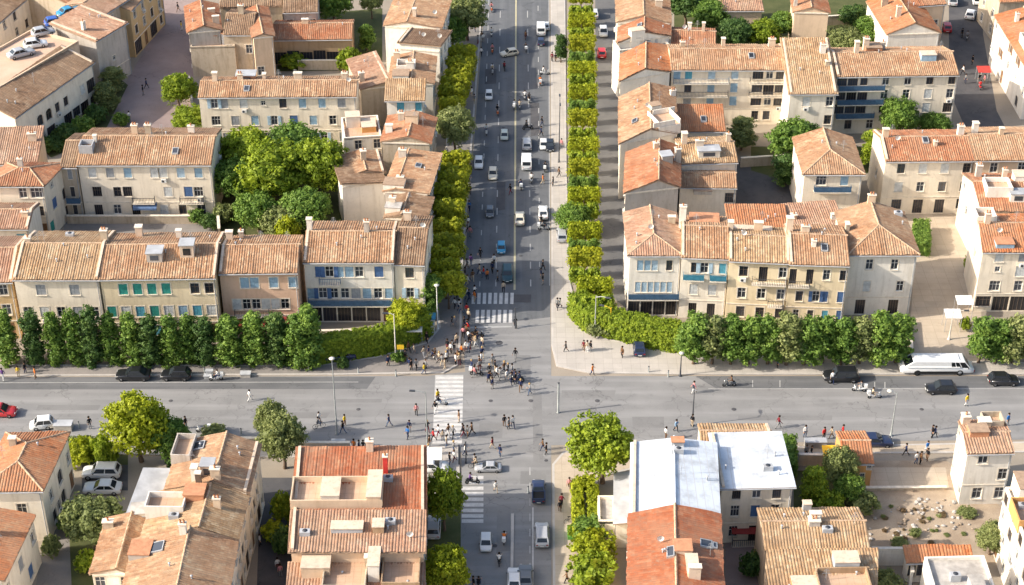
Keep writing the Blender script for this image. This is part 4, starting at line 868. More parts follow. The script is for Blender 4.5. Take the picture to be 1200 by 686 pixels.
house('pinkish roofed house with ventilation units behind the red roof', (341, 645), (496, 645), 8.2, C=(496, 608), roof='shed_front', slope=.16, wall='peach', tile='pinkish', right=['ww', 'ww', 'SD'], left=['w', 'w', '.'], extra=(('box', .42, .55, 3.4, 1.3, .6, 'zinc'), ('box', .66, .55, 1.2, 1.4, .9, 'brownwall'), ('vent', .75, .7), ('vent', .1, .4), ('dish', .9, .3)), par='L')
house('low stained house with broken roofs at the bottom edge', (338, 705), (495, 705), 5.6, C=(495, 668), roof='shed_front', slope=.14, wall='peach', tile='pinkish', right=['ww', 'SD'], extra=(('box', .2, .85, 3, 2.4, 1.4, 'peach'), ('box', .64, .8, 1.2, 3, 2.2, 'white'), ('terrace', .42, .6, 4.6, 4.6, 'stone'), ('terrace', .84, .65, 4.0, 4.2, 'brownwall')), chim=((.60, .9, .9, .7, 1.8),))
# south-east blocks
house('long house with red gabled roof at the bottom edge', (738, 706), (846, 706), 9.6, C=(841, 603), roof='gable_v', slope=.26, wall='peach', tile='red', left=['.w.w.w', '.w.w.w', '.D.w.w'], extra=(('box', .58, .5, 1.8, 1.8, .6, 'parapet'), ('box', .68, .3, 1.2, 3.0, .7, 'parapet'), ('skylight', .44, .45, .8, 1.6), ('skylight', .85, .6, 1.3, 1.2), ('skylight', .95, .6, .5, .9)), chim=((.7, .2),))
house('building with white sheet metal gabled roof', (741, 603), (841, 603), 9.4, C=(837, 519), roof='gable_v', slope=.14, wall='stone', tile='white_sheet', left=['.w.w.w', '.w.w.w', '.D.w.w'], extra=(('antenna', .55, .5), ('antenna', .57, .42), ('box', .54, .92, 1.4, 1.0, .6, 'zinc'), ('vent', .55, .8)), par='L')
house('cream house with flat white roof in front of a straw roof', (846, 571), (929, 569), 8.2, depth=9.2, roof='shed_front', slope=.03, wall='cream', tile='white_sheet', front=['.K.w.K.', '.W.n.w.', '.W.F.N.'], right=['w.w', 'w.w', '...'], balc=((2, .2, .8, 'iron'),), extra=(('chim', .3, .3), ('vent', .7, .3)), par='L')
house('straw roofed strip of house behind the flat white roof', (822, 521), (904, 521), 6.6, yr=506, wall='ivory', tile='straw', par='R', back=['w.w.w', 'D.w.w'])
house('grey lean-to workshop against the white roofed building', (722, 612), (739, 612), 3.8, C=(739, 556), roof='shed_left', slope=.12, wall='ivory', tile='zinc', name='lean_to_shed', cat='shed')
house('low flat roofed garage beside the clipped hedges', (701, 612), (721, 612), 2.8, C=(720, 582), roof='flat', wall='ivory', flatmat='concrete', cat='garage', name='garage')
house('house with straw tiled roof and yellow lichen at bottom right', (897, 642), (1018, 641), 6.8, yr=612, wall='peach', tile='straw', chim=((.5, .45, 1.2, .9, .7), (.52, .55)), extra=(('vent', .62, .3), ('box', .48, .98, .9, .7, 1.1, 'zinc')))
house('bottom edge house with straw roof and round metal tank', (897, 708), (1024, 706), 6.2, C=(1024, 655), roof='shed_front', slope=.16, wall='white', tile='straw', extra=(('box', .72, .72, 2.6, 1.8, 1.2, 'zinc'), ('terrace', .7, .35, 5.5, 3, 'brownwall'), ('box', .35, .3, 2.6, 2, .7, 'orange_wall'), ('solar', .86, .8, 2)), right=['w.w', '...'])
house('tiny white house with orange tile strip roof', (1065, 657), (1107, 656), 3.2, depth=1.5, roof='shed_front', slope=.3, wall='white', tile='orange', front=['kK..'])
house('low pink walled annex with orange roof beside the tiny white house', (1108, 655), (1137, 655), 3.3, depth=1.3, roof='shed_front', slope=.3, wall='peach', tile='orange')
house('white flat roofed house at the bottom right', (1098, 704), (1170, 702), 6, C=(1153, 652), roof='flat', wall='white', flatmat='concrete', extra=(('vent', .4, .5), ('solar', .55, .86, 3), ('box', .7, .3, 1.4, 1.6, .8, 'zinc')))
house('tall white house with tan roof standing alone in the lot', (1134, 530), (1187, 529), 7.8, C=(1176, 494), slope=.2, wall='white', tile='pinkish', front=['.w..', '...w', '.w.w'], left=['w..s', '.s..', 's..w'], chim=((.1, .9, .9, .9, 1.3), (.5, .8, 1.4, 1.0, .9)), extra=(('box', .3, .5, 2.2, 1.6, .7, 'terra_pot'), ('terrace', .7, .9, 2.4, 2, 'stone'), ('dish', .15, .95)))
house('white balconied apartment house on the right bottom edge', (1208, 655), (1290, 655), 9.4, C=(1256, 572), roof='flat', wall='white', flatmat='concrete', left=['K.w.K.w', 'w.K.w.K', '.w.w.w.', 'D.w.w.D'], extra=(('box', .3, .9, 3, 3, 2, 'white'), ('vent', .15, .7), ('terrace', .25, .6, 4, 4, 'orange_wall')))
house('little orange walled house with salmon roof behind the lot trees', (989, 541), (1023, 541), 3.9, depth=5.5, roof='gable_u', slope=.32, wall='orange_wall', tile='orange', front=['.w..s', '.k.w.'], right=['.w'])

# ------------------------------------------------------------------ plants
def leaf_clump(mb, c, rc, n, size, mat, out, rr, flat=.8, tint=None, wo=.5, wr=.5):
    t0 = rr.random() if tint is None else tint
    for _ in range(n):
        d = Vector((rr.gauss(0, 1), rr.gauss(0, 1), rr.gauss(0, 1))).normalized()
        p = c + Vector((d.x, d.y, d.z * flat)) * rc * rr.uniform(.55, 1.0)
        nn = (d * .6 + out * wo + Vector((rr.gauss(0, wr), rr.gauss(0, wr), rr.gauss(0, wr)))).normalized()
        a = nn.cross(Vector((rr.gauss(0, 1), rr.gauss(0, 1), rr.gauss(0, 1)))).normalized(); b = nn.cross(a); s = size * rr.uniform(.6, 1.25)
        tt = min(.999, max(.001, t0 * .72 + rr.random() * .28)); uv = [(tt, .5)] * 4
        k = rr.uniform(.55, .8)
        mb.face([p - a * s, p - b * s * k, p + a * s, p + b * s * k], mat, uv)
def core(mb, c, r, mat, rr, sub=2):
    bm = bmesh.new(); bmesh.ops.create_icosphere(bm, subdivisions=sub, radius=1)
    for v in bm.verts:
        w = 1 + .22 * noise.noise(v.co * 2.1 + c); v.co = Vector((v.co.x * r[0] * w, v.co.y * r[1] * w, v.co.z * r[2] * w)) + c
    i = len(mb.v); mb.v.extend([tuple(v.co) for v in bm.verts]); k = mb.mi(mat)
    for f in bm.faces:
        mb.f.append(tuple(i + v.index for v in f.verts)); mb.m.append(k); mb.uv.append([(.08, .5)] * 3); mb.smooth.append(True)
    bm.free()
def crown(lobes, mat, seed, dens=1.0, size=.30, rc=.55, per=12, corek=.58):
    rr = random.Random(seed); mb = MB()
    for c, r in lobes:
        c = Vector(c); area = 4 * math.pi * ((r[0] * r[1]) ** 1.6 / 3 + (r[0] * r[2]) ** 1.6 / 3 + (r[1] * r[2]) ** 1.6 / 3) ** (1 / 1.6)
        n = int(area / (rc * rc * 1.5) * dens)
        core(mb, c, [q * corek for q in r], mat, rr)
        for _ in range(n):
            d = Vector((rr.gauss(0, 1), rr.gauss(0, 1), rr.gauss(0, 1))).normalized()
            if d.z < -.75: continue
            k = rr.uniform(.62, 1.12) if rr.random() < .8 else rr.uniform(1.08, 1.28); p = c + Vector((d.x * r[0], d.y * r[1], d.z * r[2])) * k
            if any((Vector(((p.x - c2[0]) / r2[0], (p.y - c2[1]) / r2[1], (p.z - c2[2]) / r2[2]))).length < .72 for c2, r2 in lobes if Vector(c2) != c): continue
            leaf_clump(mb, p, rc * rr.uniform(.6, 1.2), per, size, mat, d, rr)
    return mb
def trunk_mesh(h, r, lobes, seed):
    rr = random.Random(seed); mb = MB()
    pts = [Vector((rr.uniform(-.1, .1) * i, rr.uniform(-.1, .1) * i, h * i / 3)) for i in range(4)]
    mb.tube(pts, [r * 1.25, r, r * .85, r * .7], 'bark', 8)
    for c, q in lobes[:6]:
        c = Vector(c); m_ = pts[-1].lerp(c, .5) + Vector((0, 0, .2)); mb.tube([pts[-1] - Vector((0, 0, .3)), m_, c], [r * .5, r * .35, r * .12], 'bark', 6)
    return mb
def plant_proto(key, lobes, mat, trunk_h, trunk_r, seed, **kw):
    return (crown(lobes, mat, seed, **kw).mesh('crown'), trunk_mesh(trunk_h, trunk_r, lobes, seed).mesh('trunk') if trunk_h else None)
def rlobes(seed, n, R_, zc, rz, lob):
    rr = random.Random(seed); out = []
    for i in range(n):
        a = 2 * math.pi * i / n + rr.uniform(-.4, .4); d = R_ * rr.uniform(.35, .75); z = zc + rr.uniform(-.6, .8) * rz
        s = lob * rr.uniform(.75, 1.15); out.append(((d * math.cos(a), d * math.sin(a), z), (s, s, s * rr.uniform(.75, .95))))
    out.append(((0, 0, zc + rz * .8), (lob * 1.05, lob * 1.05, lob * .85)))
    for i in range(n):
        a = rr.uniform(0, 6.28); e = rr.uniform(-.5, 1.2); d = R_ * 1.02 * math.cos(e); s = lob * rr.uniform(.32, .52)
        out.append(((d * math.cos(a), d * math.sin(a), zc + rz * 1.25 * math.sin(e)), (s, s, s * .85)))
    return out
PROTO = {}
for i in range(3):
    PROTO['round', i] = rlobes(20 + i, 8, 2.6, 4.9, 1.7, 1.75)            # ~7 m wide, 8.3 m tall
    PROTO['column', i] = [((random.Random(i * 9 + k).uniform(-.28, .28), random.Random(i * 7 + k).uniform(-.25, .25), .9 + k * 1.05), (1.18 - .05 * abs(k - 2), 1.15 - .05 * abs(k - 2), .95)) for k in range(7)] + [((.1, 0, 7.9), (.62, .62, .8))]
    PROTO['bushy', i] = [((random.Random(i * 5 + k).uniform(-.75, .75), random.Random(i * 3 + k).uniform(-.8, .6), 2.0 + k * .78), (1.15, 1.15, .95)) for k in range(7)] + [((0, .2, 7.2), (1.0, .95, .8)), ((.5, -.7, 3.0), (1.1, 1.0, 1.2)), ((-.5, .5, 4.6), (1.1, 1.1, 1.2))]
    PROTO['shrub', i] = rlobes(40 + i, 4, 1.1, 1.1, .45, .85)              # ~3 m wide, 2.2 m tall
TREEMESH = {}
def tree(label, base, h, w, kind, mat, i=0, cat='tree', name=None, group=None, rz=None, wy=None):
    """base: ground pixel, h metres tall, w metres wide"""
    key = (kind, i % 3, mat)
    if key not in TREEMESH:
        kw = {'round': dict(size=.19, rc=.54, per=20), 'column': dict(size=.16, rc=.40, per=17, dens=1.15), 'bushy': dict(size=.17, rc=.46, per=19), 'shrub': dict(size=.15, rc=.36, per=16)}[kind]
        th = {'round': (3.2, .24), 'column': (1.0, .14), 'bushy': (1.9, .16), 'shrub': (0, 0)}[kind]
        TREEMESH[key] = plant_proto(key, PROTO[kind, i % 3], mat, th[0], th[1], hash(kind) % 7 + i % 3 + 11, **kw)
    nat = {'round': (8.2, 7.2), 'column': (8.6, 2.6), 'bushy': (8.0, 3.4), 'shrub': (2.3, 3.2)}[kind]
    loc = P(*base); nm = name or {'round': 'broadleaf_tree', 'column': 'columnar_tree', 'bushy': 'clipped_street_tree', 'shrub': 'shrub'}[kind]
    T = thing(nm, label, cat, loc, rz if rz is not None else rnd.uniform(0, 6.28), group); s = w / nat[1]; T.scale = (s, (wy or w) / nat[1], h / nat[0])
    put('crown' if kind != 'shrub' else 'foliage', TREEMESH[key][0], T)
    if TREEMESH[key][1]: put('trunk', TREEMESH[key][1], T)
    return T
import zlib
def hash(s): return zlib.crc32(s.encode())
# columnar row in front of the north-west houses
xs = [12, 44, 68, 91, 113, 135, 157, 179, 203, 223, 244, 271, 301, 327, 352, 366]
for i, x in enumerate(xs):
    tree(f'{ordinal(i)} tree from the left in the dense columnar row along the cross street', (x + rnd.uniform(-2, 2), 427 + rnd.uniform(-1.5, 1)), 8.5 * rnd.uniform(.86, 1.08), (2.75 if i < 11 else 3.4) * rnd.uniform(.92, 1.1), 'column', ('green', 'dark', 'green')[i % 3], i, group='columnar trees along the cross street')
xs = [812, 834, 856, 877, 899, 921, 942, 963, 985, 1007, 1029, 1049]
for i, x in enumerate(xs):
    tree(f'{ordinal(i)} tree from the boulevard in the bushy row facing the yellow houses', (x, 427 + rnd.uniform(-2, 2)), 7.6 * rnd.uniform(.92, 1.06), 3.9 * rnd.uniform(.95, 1.1), 'bushy', ('green', 'olive', 'green', 'green')[i % 4], i, group='bushy trees in front of the eastern houses')
for i, x in enumerate((1146, 1166, 1186, 1208, 1230)):
    tree(f'{ordinal(i)} bushy tree to the right of the white coach', (x, 426), 7.2 * rnd.uniform(.92, 1.06), 3.9, 'bushy', ('green', 'green', 'olive')[i % 3], i + 1, group='bushy trees right of the white coach')
# single trees
for lab, b, h, w, k, m_, i in (
    ('large round lime green tree beside the white roofed building', (706, 566), 9.4, 8.6, 'round', 'lime', 0),
    ('bright yellow green tree at the edge of the south-west street', (166, 541), 10.0, 8.0, 'round', 'gold', 1),
    ('darker green tree leaning behind the bright yellow green tree', (200, 543), 6.4, 5.6, 'round', 'green', 2),
    ('olive green double crowned tree by the street lamp', (334, 549), 8.4, 6.0, 'round', 'olive', 1),
    ('small olive crown rising behind the double crowned tree', (321, 520), 6.6, 4.0, 'round', 'olive', 2),
    ('round olive tree below the parked white cars', (112, 642), 7.0, 7.0, 'round', 'olive', 0),
    ('pointed green tree beside the red tiled house', (521, 622), 9.2, 5.0, 'round', 'lime', 1),
    ('yellow green tree at the bottom beside the south zebra crossing', (523, 700), 7.2, 5.2, 'round', 'gold', 2),
    ('slim green tree leaning by the orange walled house', (980, 575), 6.6, 4.4, 'round', 'olive', 2),
    ('small green tree at the foot of the orange walled house', (991, 592), 4.4, 3.6, 'round', 'green', 0),
    ('climbing bright green shrub in the dark garden', (951, 597), 6.0, 3.0, 'bushy', 'lime', 0),
    ('rounded bright green shrub in the dark garden', (967, 606), 3.6, 4.2, 'shrub', 'lime', 1),
    ('small olive tree beside the white balconied house', (1159, 650), 4.6, 4.0, 'round', 'olive', 1),
    ('yellow tree over the corner hedge by the kiosk', (478, 396), 5.6, 5.6, 'round', 'gold', 0),
    ('dark tree behind the kiosk at the corner of the boulevard', (505, 372), 6.4, 3.6, 'bushy', 'green', 1),
    ('bright tree beside the shaded mauve square', (211, 128), 6.4, 6.2, 'round', 'lime', 2),
    ('second brighter tree below it on the mauve square', (226, 160), 5.2, 6.4, 'round', 'lime', 0),
    ('pale green tree at the corner of the cream apartment house', (232, 172), 3.4, 5.0, 'shrub', 'olive', 2),
    ('tall lime tree in the middle of the western court', (322, 246), 11.0, 11.4, 'round', 'lime', 0),
    ('lime green tree at the back of the western court', (294, 218), 10.0, 10.4, 'round', 'lime', 1),
    ('lime green tree beside the blank white wall', (374, 236), 10.5, 9.6, 'round', 'lime', 2),
    ('green tree at the upper right of the western court', (348, 206), 9.0, 10.4, 'round', 'green', 1),
    ('green tree at the left of the western court', (281, 246), 8.6, 7.4, 'round', 'green', 2),
    ('small green tree low in the western court', (304, 272), 6.6, 7.2, 'round', 'green', 1),
    ('dusty green tree in front of the western court', (362, 274), 7.4, 8.0, 'round', 'green', 2),
    ('low bushy tree behind the ridge of the white house', (332, 282), 5.6, 7.0, 'round', 'olive', 0),
    ('yellow green bush between peach house and white house', (340, 296), 6.0, 3.8, 'shrub', 'gold', 1),
    ('dark garden tree at the top edge behind the shed', (391, 30), 7.5, 7.0, 'round', 'green', 2),
    ('bright garden tree at the top edge by the grey house', (368, 26), 7.5, 6.2, 'round', 'lime', 0),
    ('small lime bush behind the blue shuttered apartment house', (410, 84), 4.6, 4.6, 'shrub', 'lime', 0),
    ('low lime bush at the left of the garden shed yard', (345, 80), 2.6, 5.0, 'shrub', 'lime', 2),
    ('garden tree beside the white gabled house', (436, 22), 6.5, 4.4, 'round', 'olive', 1),
    ('small tree in the gap behind the brown roofs', (430, 60), 5.0, 3.0, 'bushy', 'green', 2),
    ('large olive crown at the top of the boulevard', (548, 48), 8.5, 8.0, 'round', 'olive', 0),
    ('dark tree under the large olive crown at the boulevard top', (531, 58), 6.5, 6.0, 'round', 'green', 1),
    ('pale olive plane tree among the clipped boulevard trees', (534, 180), 8.2, 6.4, 'round', 'olive', 2),
    ('dark pruned tree standing on the light promenade', (657, 74), 5.4, 2.4, 'bushy', 'dark', 1),
    ('small dark crown leaning out over the promenade by the silver car', (671, 272), 4.6, 6.0, 'round', 'green', 1),
    ('large green tree in the court below the blue balconies', (928, 196), 8.4, 8.6, 'round', 'green', 1),
    ('dark green tree in the court behind the pyramidal house', (946, 190), 6.2, 8.0, 'round', 'dark', 2),
    ('round green tree in front of the blue balconies', (1052, 166), 7.6, 6.6, 'round', 'green', 0),
    ('low round tree at the right end of the blue balconied house', (1092, 163), 4.6, 5.4, 'round', 'green', 2),
    ('small pale tree under the blue shuttered apartments', (868, 176), 5.6, 4.2, 'bushy', 'olive', 0),
    ('umbrella shaped tree in the north-east garden', (833, 42), 7.0, 7.6, 'round', 'green', 1),
    ('dark tree on the left of the north-east garden', (803, 30), 7.0, 7.2, 'round', 'dark', 0),
    ('dark tree in the middle of the north-east garden', (862, 62), 6.5, 7.2, 'round', 'dark', 2),
    ('lime tree on the right of the north-east garden', (893, 62), 6.5, 6.6, 'round', 'lime', 1),
    ('pale shrub at the foot of the north-east garden', (874, 72), 3.2, 5.4, 'shrub', 'olive', 1),
    ('tree on the left of the small beige house', (914, 50), 6.0, 5.8, 'round', 'green', 0),
    ('leafy tree on the right of the small beige house', (992, 64), 5.0, 7.0, 'round', 'olive', 0),
    ('taller leafy tree against the white gabled house', (1018, 58), 6.4, 6.2, 'round', 'green', 2),
    ('dark tree at the upper right of the small beige house', (1000, 34), 4.6, 6.0, 'round', 'dark', 1),
    ('dark tree at the foot of the pyramidal house', (920, 218), 5.2, 4.4, 'bushy', 'dark', 2),
    ('tree between pyramidal house and paved square house', (1022, 196), 6.4, 4.4, 'bushy', 'lime', 2)):
    tree(lab, b, h, w, k, m_, i, cat='shrub' if k == 'shrub' else 'tree')
# dark shrubs along the arcaded house
for i, (x, y, h, w, m_) in enumerate(((60, 177, 2.6, 4.2, 'dark'), (78, 167, 3.0, 4.6, 'dark'), (97, 156, 2.8, 4.4, 'green'), (113, 143, 3.2, 4.2, 'dark'), (126, 128, 4.6, 4.0, 'olive'), (135, 108, 4.6, 3.6, 'olive'), (142, 146, 2.2, 3.0, 'green'))):
    tree(f'{ordinal(i)} dark shrub from the left below the arcaded house', (x, y), h, w, 'bushy' if h > 4.5 else 'shrub', m_, i, cat='shrub', name='shrub', group='shrubs below the arcaded house')
for lab, x, y, h, w, m_ in (('yellowish clipped shrub behind the parked white cars', 97, 543, 3.4, 4.2, 'gold'), ('tall green shrub beside the yellowish clipped shrub', 124, 546, 4.8, 3.2, 'lime'), ('dark low shrub under the bright yellow green tree', 214, 552, 3.0, 4.2, 'dark'),
                       ('yellow green shrub at the foot of the round olive tree', 104, 668, 2.6, 3.2, 'lime'), ('dark shrub behind the round olive tree', 84, 622, 3.2, 3.4, 'dark'), ('thin green shrub on the alley wall', 62, 650, 2.6, 2.4, 'olive'), ('dry shrub in the middle of the dirt lot', 1072, 628, .9, 1.6, 'olive'),
                       ('dark weed patch at the lower left of the dirt lot', 1053, 638, .8, 2.0, 'olive'), ('rusty weed bush near the lone white house', 1133, 603, .8, 2.4, 'olive'), ('green bush in the bottom edge yard', 1035, 690, 2.4, 4.0, 'olive'), ('shrub in the mauve back yard', 880, 676, 3.4, 3.0, 'dark'),
                       ('yellow flowering shrub by the back yard wall', 888, 662, 2.4, 1.6, 'gold'), ('shrub on the square corner by the right edge house', 1137, 316, 2.6, 2.4, 'lime'), ('dark bushes along the yard wall beside the court', 262, 262, 3.2, 3.6, 'olive'), ('low green bush at the yard wall', 232, 262, 2.4, 3.0, 'green'), ('dark bush behind the chimneys of the yellow house', 246, 268, 2.6, 2.8, 'dark'),
                       ('leafy bush in the lane beside the red tiled house', 333, 612, 4.6, 3.0, 'lime'), ('ochre bush in the shaded lane', 322, 632, 2.4, 3.4, 'gold'), ('dark bush at the back of the lane', 334, 650, 4.0, 3.0, 'dark'), ('potted bush under the white awning', 1130, 388, 2.2, 1.6, 'lime'), ('plant tub by the parked blue car', 402, 432, 1.9, 1.6, 'dark'),
                       ('climbing plant around the lamp post on the corner', 467, 424, 1.6, 2.2, 'green'), ('scrub behind the low wall by the olive tree', 250, 512, 1.3, 3.6, 'olive'), ('pale shrub behind the dirt lot garden', 1010, 600, 2.6, 4.2, 'olive'), ('green shrub between the hedge and the street lamps', 702, 392, 2.4, 3.4, 'olive'),
                       ('shrub at the bottom of the clipped hedges', 697, 655, 3.2, 5.6, 'gold'), ('larger shrub at the bottom edge of the promenade', 694, 684, 3.4, 6.0, 'lime'), ('dark shrub between the clipped hedges', 692, 632, 3.0, 4.4, 'green')):
    tree(lab, (x, y), h, w, 'shrub', m_, int(x) % 3, cat='shrub')

# clipped blocks of the boulevard
def block_crown(w, d, z0, z1, mat, seed, size=.17, rc=.40, per=16, dens=1.0, bump_=.34, dome=.55):
    rr = random.Random(seed); mb = MB(); hz = (z1 - z0) / 2; zc = (z0 + z1) / 2
    bm = bmesh.new(); bmesh.ops.create_cube(bm, size=2.0); bmesh.ops.subdivide_edges(bm, edges=bm.edges[:], cuts=3, use_grid_fill=True)
    i0 = len(mb.v); k = mb.mi(mat)
    for v in bm.verts:
        s = 1 + .16 * noise.noise(v.co * 1.7 + Vector((seed, 0, 0))); mb.v.append((v.co.x * (w / 2 - .35) * s, v.co.y * (d / 2 - .35) * s, zc + v.co.z * (hz - .35) * s))
    for f in bm.faces:
        mb.f.append(tuple(i0 + v.index for v in f.verts)); mb.m.append(k); mb.uv.append([(.08, .5)] * len(f.verts)); mb.smooth.append(True)
    bm.free()
    faces = [((1, 0, 0), d * 2 * hz), ((-1, 0, 0), d * 2 * hz), ((0, 1, 0), w * 2 * hz), ((0, -1, 0), w * 2 * hz), ((0, 0, 1), w * d)]
    for nrm, ar in faces:
        nrm = Vector(nrm)
        for _ in range(int(ar / (rc * rc * 1.35) * dens)):
            p = Vector((rr.uniform(-w / 2, w / 2), rr.uniform(-d / 2, d / 2), rr.uniform(-hz, hz)))
            for a, e in enumerate((w / 2, d / 2, hz)):
                if nrm[a]: p[a] = nrm[a] * e
            off = bump_ * noise.noise(p * 1.1 + Vector((seed * 3.1, 5, 0))) * 1.6 - .1
            # pull corners in so that the block is rounded
            q = Vector((p.x / (w / 2), p.y / (d / 2), p.z / hz)); ex = max(0, sum(sorted(abs(c) for c in q)[1:]) - 1.55)
            p = p * (1 - .22 * ex) + nrm * off; zr_ = max(0, p.z / hz + .1); p.y *= math.sqrt(max(.05, 1 - dome * min(1, zr_) ** 2)); p.z -= dome * .5 * abs(q.y) ** 2 * hz * (nrm.z > .5)
            p = p + Vector((0, 0, zc)); leaf_clump(mb, p, rc * rr.uniform(.7, 1.2), per, size, mat, (nrm + Vector((0, 0, .15))).normalized(), rr, wo=.9, wr=.32)
    return mb
def stem_mesh(h):
    mb = MB(); mb.tube([(0, 0, 0), (.03, .02, h * .5), (0, 0, h)], [.16, .13, .1], 'bark', 8)
    for a in range(4): mb.tube([(0, 0, h * .8), (math.cos(a * 1.57) * .7, math.sin(a * 1.57) * .5, h * 1.35)], [.08, .04], 'bark', 5)
    return mb.mesh('trunk')
BW = [block_crown(4.2, 1.3, 2.6, 6.4, 'hedge', 3).mesh('crown'), block_crown(4.4, 1.5, 2.4, 6.7, 'hedge', 8).mesh('crown'), block_crown(4.0, 1.3, 2.7, 6.3, 'hedge', 5).mesh('crown')]
BE = [block_crown(4.6, 1.0, 2.0, 5.0, 'hedge', 13, dome=.8).mesh('crown'), block_crown(4.3, .9, 1.8, 4.2, 'lime', 18, dome=.8).mesh('crown'), block_crown(4.7, 1.0, 1.9, 4.9, 'gold', 15, dome=.8).mesh('crown'), block_crown(4.4, .9, 1.8, 4.3, 'green', 17, dome=.8).mesh('crown')]
STEM = stem_mesh(2.2)
def clip(label, x, y, me, group, sz=1.0, sx=1.0, up=1.0):
    T = thing('clipped_tree', label, 'tree', P(x, y), rnd.uniform(-.06, .06), group); T.scale = (sx, sz, up * rnd.uniform(.93, 1.06)); put('crown', me, T); put('trunk', STEM, T)
wl = [(541, 82, 1), (540, 98, 1), (537, 110, 0), (533, 120, 2), (530, 131, 0), (530, 146, 2), (535, 211, 2), (533, 226, 0), (531, 236, 1), (528, 249, 0), (527, 271, 1), (525, 290, 0), (524, 308, 1), (521, 324, 0), (523, 340, 2), (526, 352, 2)]
for i, (x, y, k) in enumerate(wl):
    clip(f'{ordinal(i)} clipped block tree counted from the top on the shaded west side', x, y + 11, BW[k], 'clipped trees on the west side of the boulevard', 1.15 if i in (0, 9) else 1.0, 1.0 + .1 * (i % 3 == 0))
ys = [2, 18, 33, 47, 61, 75, 89, 103, 118, 133, 148, 163, 178, 193, 208, 223, 239, 254, 282, 298, 314, 330, 347, 363]
for i, y in enumerate(ys):
    x = 680.5 + 4.5 * y / 340 + (4 if y > 330 else 0) + (7 if y > 345 else 0) + (4 if y > 360 else 0)
    clip(f'{ordinal(i)} clipped block tree from the top in the sunny eastern hedge row', x, y + 14, BE[(0, 1, 2, 1, 0, 3, 2, 1, 2, 3)[i % 10]], 'clipped trees on the east side of the boulevard', 1.0 + .12 * (i % 4 == 1), 1.0, 1.06 if i < 8 else 1.0)
# curved clipped hedges at the two northern corners
def hedge(label, path, h, th, mat, seed, name='clipped_hedge', size=.14, rc=.3, per=15, dens=1.0):
    rr = random.Random(seed); pts = [P(*p) for p in path]; mb = MB(); O = pts[0].copy()
    dens_pts = []
    for a, b in zip(pts, pts[1:]):
        n = max(1, int((b - a).length / .5)); dens_pts += [(a.lerp(b, i / n)) for i in range(n)]
    dens_pts.append(pts[-1]); ring = []
    for i, p in enumerate(dens_pts):
        d = (dens_pts[min(i + 1, len(dens_pts) - 1)] - dens_pts[max(0, i - 1)]).normalized(); nn = Vector((-d.y, d.x, 0)); ring.append((p - O, nn, d))
    t2 = th / 2 - .2; V = []; 
    for p, nn, d in ring: V += [p + nn * t2, p + nn * t2 + Vector((0, 0, h - .2)), p - nn * t2 + Vector((0, 0, h - .2)), p - nn * t2]
    i0 = len(mb.v); mb.v.extend([tuple(v) for v in V]); k = mb.mi(mat)
    for i in range(len(ring) - 1):
        for j in range(4):
            mb.f.append((i0 + i * 4 + j, i0 + i * 4 + (j + 1) % 4, i0 + i * 4 + 4 + (j + 1) % 4, i0 + i * 4 + 4 + j)); mb.m.append(k); mb.uv.append([(.1, .5)] * 4); mb.smooth.append(False)
    for e in (0, len(ring) - 1): mb.f.append(tuple(i0 + e * 4 + j for j in range(4))); mb.m.append(k); mb.uv.append([(.1, .5)] * 4); mb.smooth.append(False)
    total = sum((b[0] - a[0]).length for a, b in zip(ring, ring[1:]))
    for side, ar in (('l', h * total), ('r', h * total), ('t', th * total), ('e0', h * th), ('e1', h * th)):
        for _ in range(int(ar / (rc * rc * 1.35) * dens)):
            i = rr.randrange(len(ring)) if side[0] != 'e' else (0 if side == 'e0' else len(ring) - 1); p, nn, d = ring[i]; p = p + d * rr.uniform(-.25, .25)
            if side == 't': q = p + nn * rr.uniform(-th / 2, th / 2) + Vector((0, 0, h)); o = Vector((0, 0, 1))
            elif side[0] == 'e': o = d if side == 'e1' else -d; q = p + nn * rr.uniform(-th / 2, th / 2) + Vector((0, 0, rr.uniform(.1, h)))
            else: s = 1 if side == 'l' else -1; o = nn * s; q = p + nn * s * th / 2 + Vector((0, 0, rr.uniform(.1, h)))
            q = q + o * (.12 * noise.noise(q * 1.3) - .08); leaf_clump(mb, q, rc * rr.uniform(.7, 1.2), per, size, mat, (o + Vector((0, 0, .2))).normalized(), rr, wo=.9, wr=.35)
    o = mb.build(name, None, O); tag(o, label, 'hedge'); return o
hedge('long curved clipped hedge on the north-east corner of the crossing', [(676, 368), (683, 378), (694, 387), (712, 391), (735, 397), (765, 404), (800, 410)], 3.7, 2.6, 'lime', 5)
hedge('tall clipped hedge curving round the north-west corner of the crossing', [(374, 423), (410, 418), (445, 412), (475, 403), (500, 391)], 3.6, 2.2, 'lime', 6)
hedge('narrow clipped hedge strip beside the south-east promenade, left bar', [(678, 632), (677, 600), (676, 575)], 1.5, 1.2, 'gold', 7)
hedge('narrow clipped hedge strip beside the garage, right bar', [(697, 632), (695, 600), (694, 580)], 1.5, 1.2, 'gold', 8)
hedge('short hedge bar closing the two narrow hedge strips', [(677, 573), (694, 573)], 1.5, 1.6, 'gold', 9)
hedge('dark green hedge wall beside the flat white roof', [(923, 560), (922, 530)], 2.6, 1.8, 'green', 10)
hedge('low clipped hedge behind the street wall on the far left', [(80, 528), (118, 527)], 1.6, 1.6, 'olive', 11)
hedge('small square hedge beside the hipped white house on the square', [(1079, 300), (1078, 272)], 2.2, 2.2, 'green', 12)

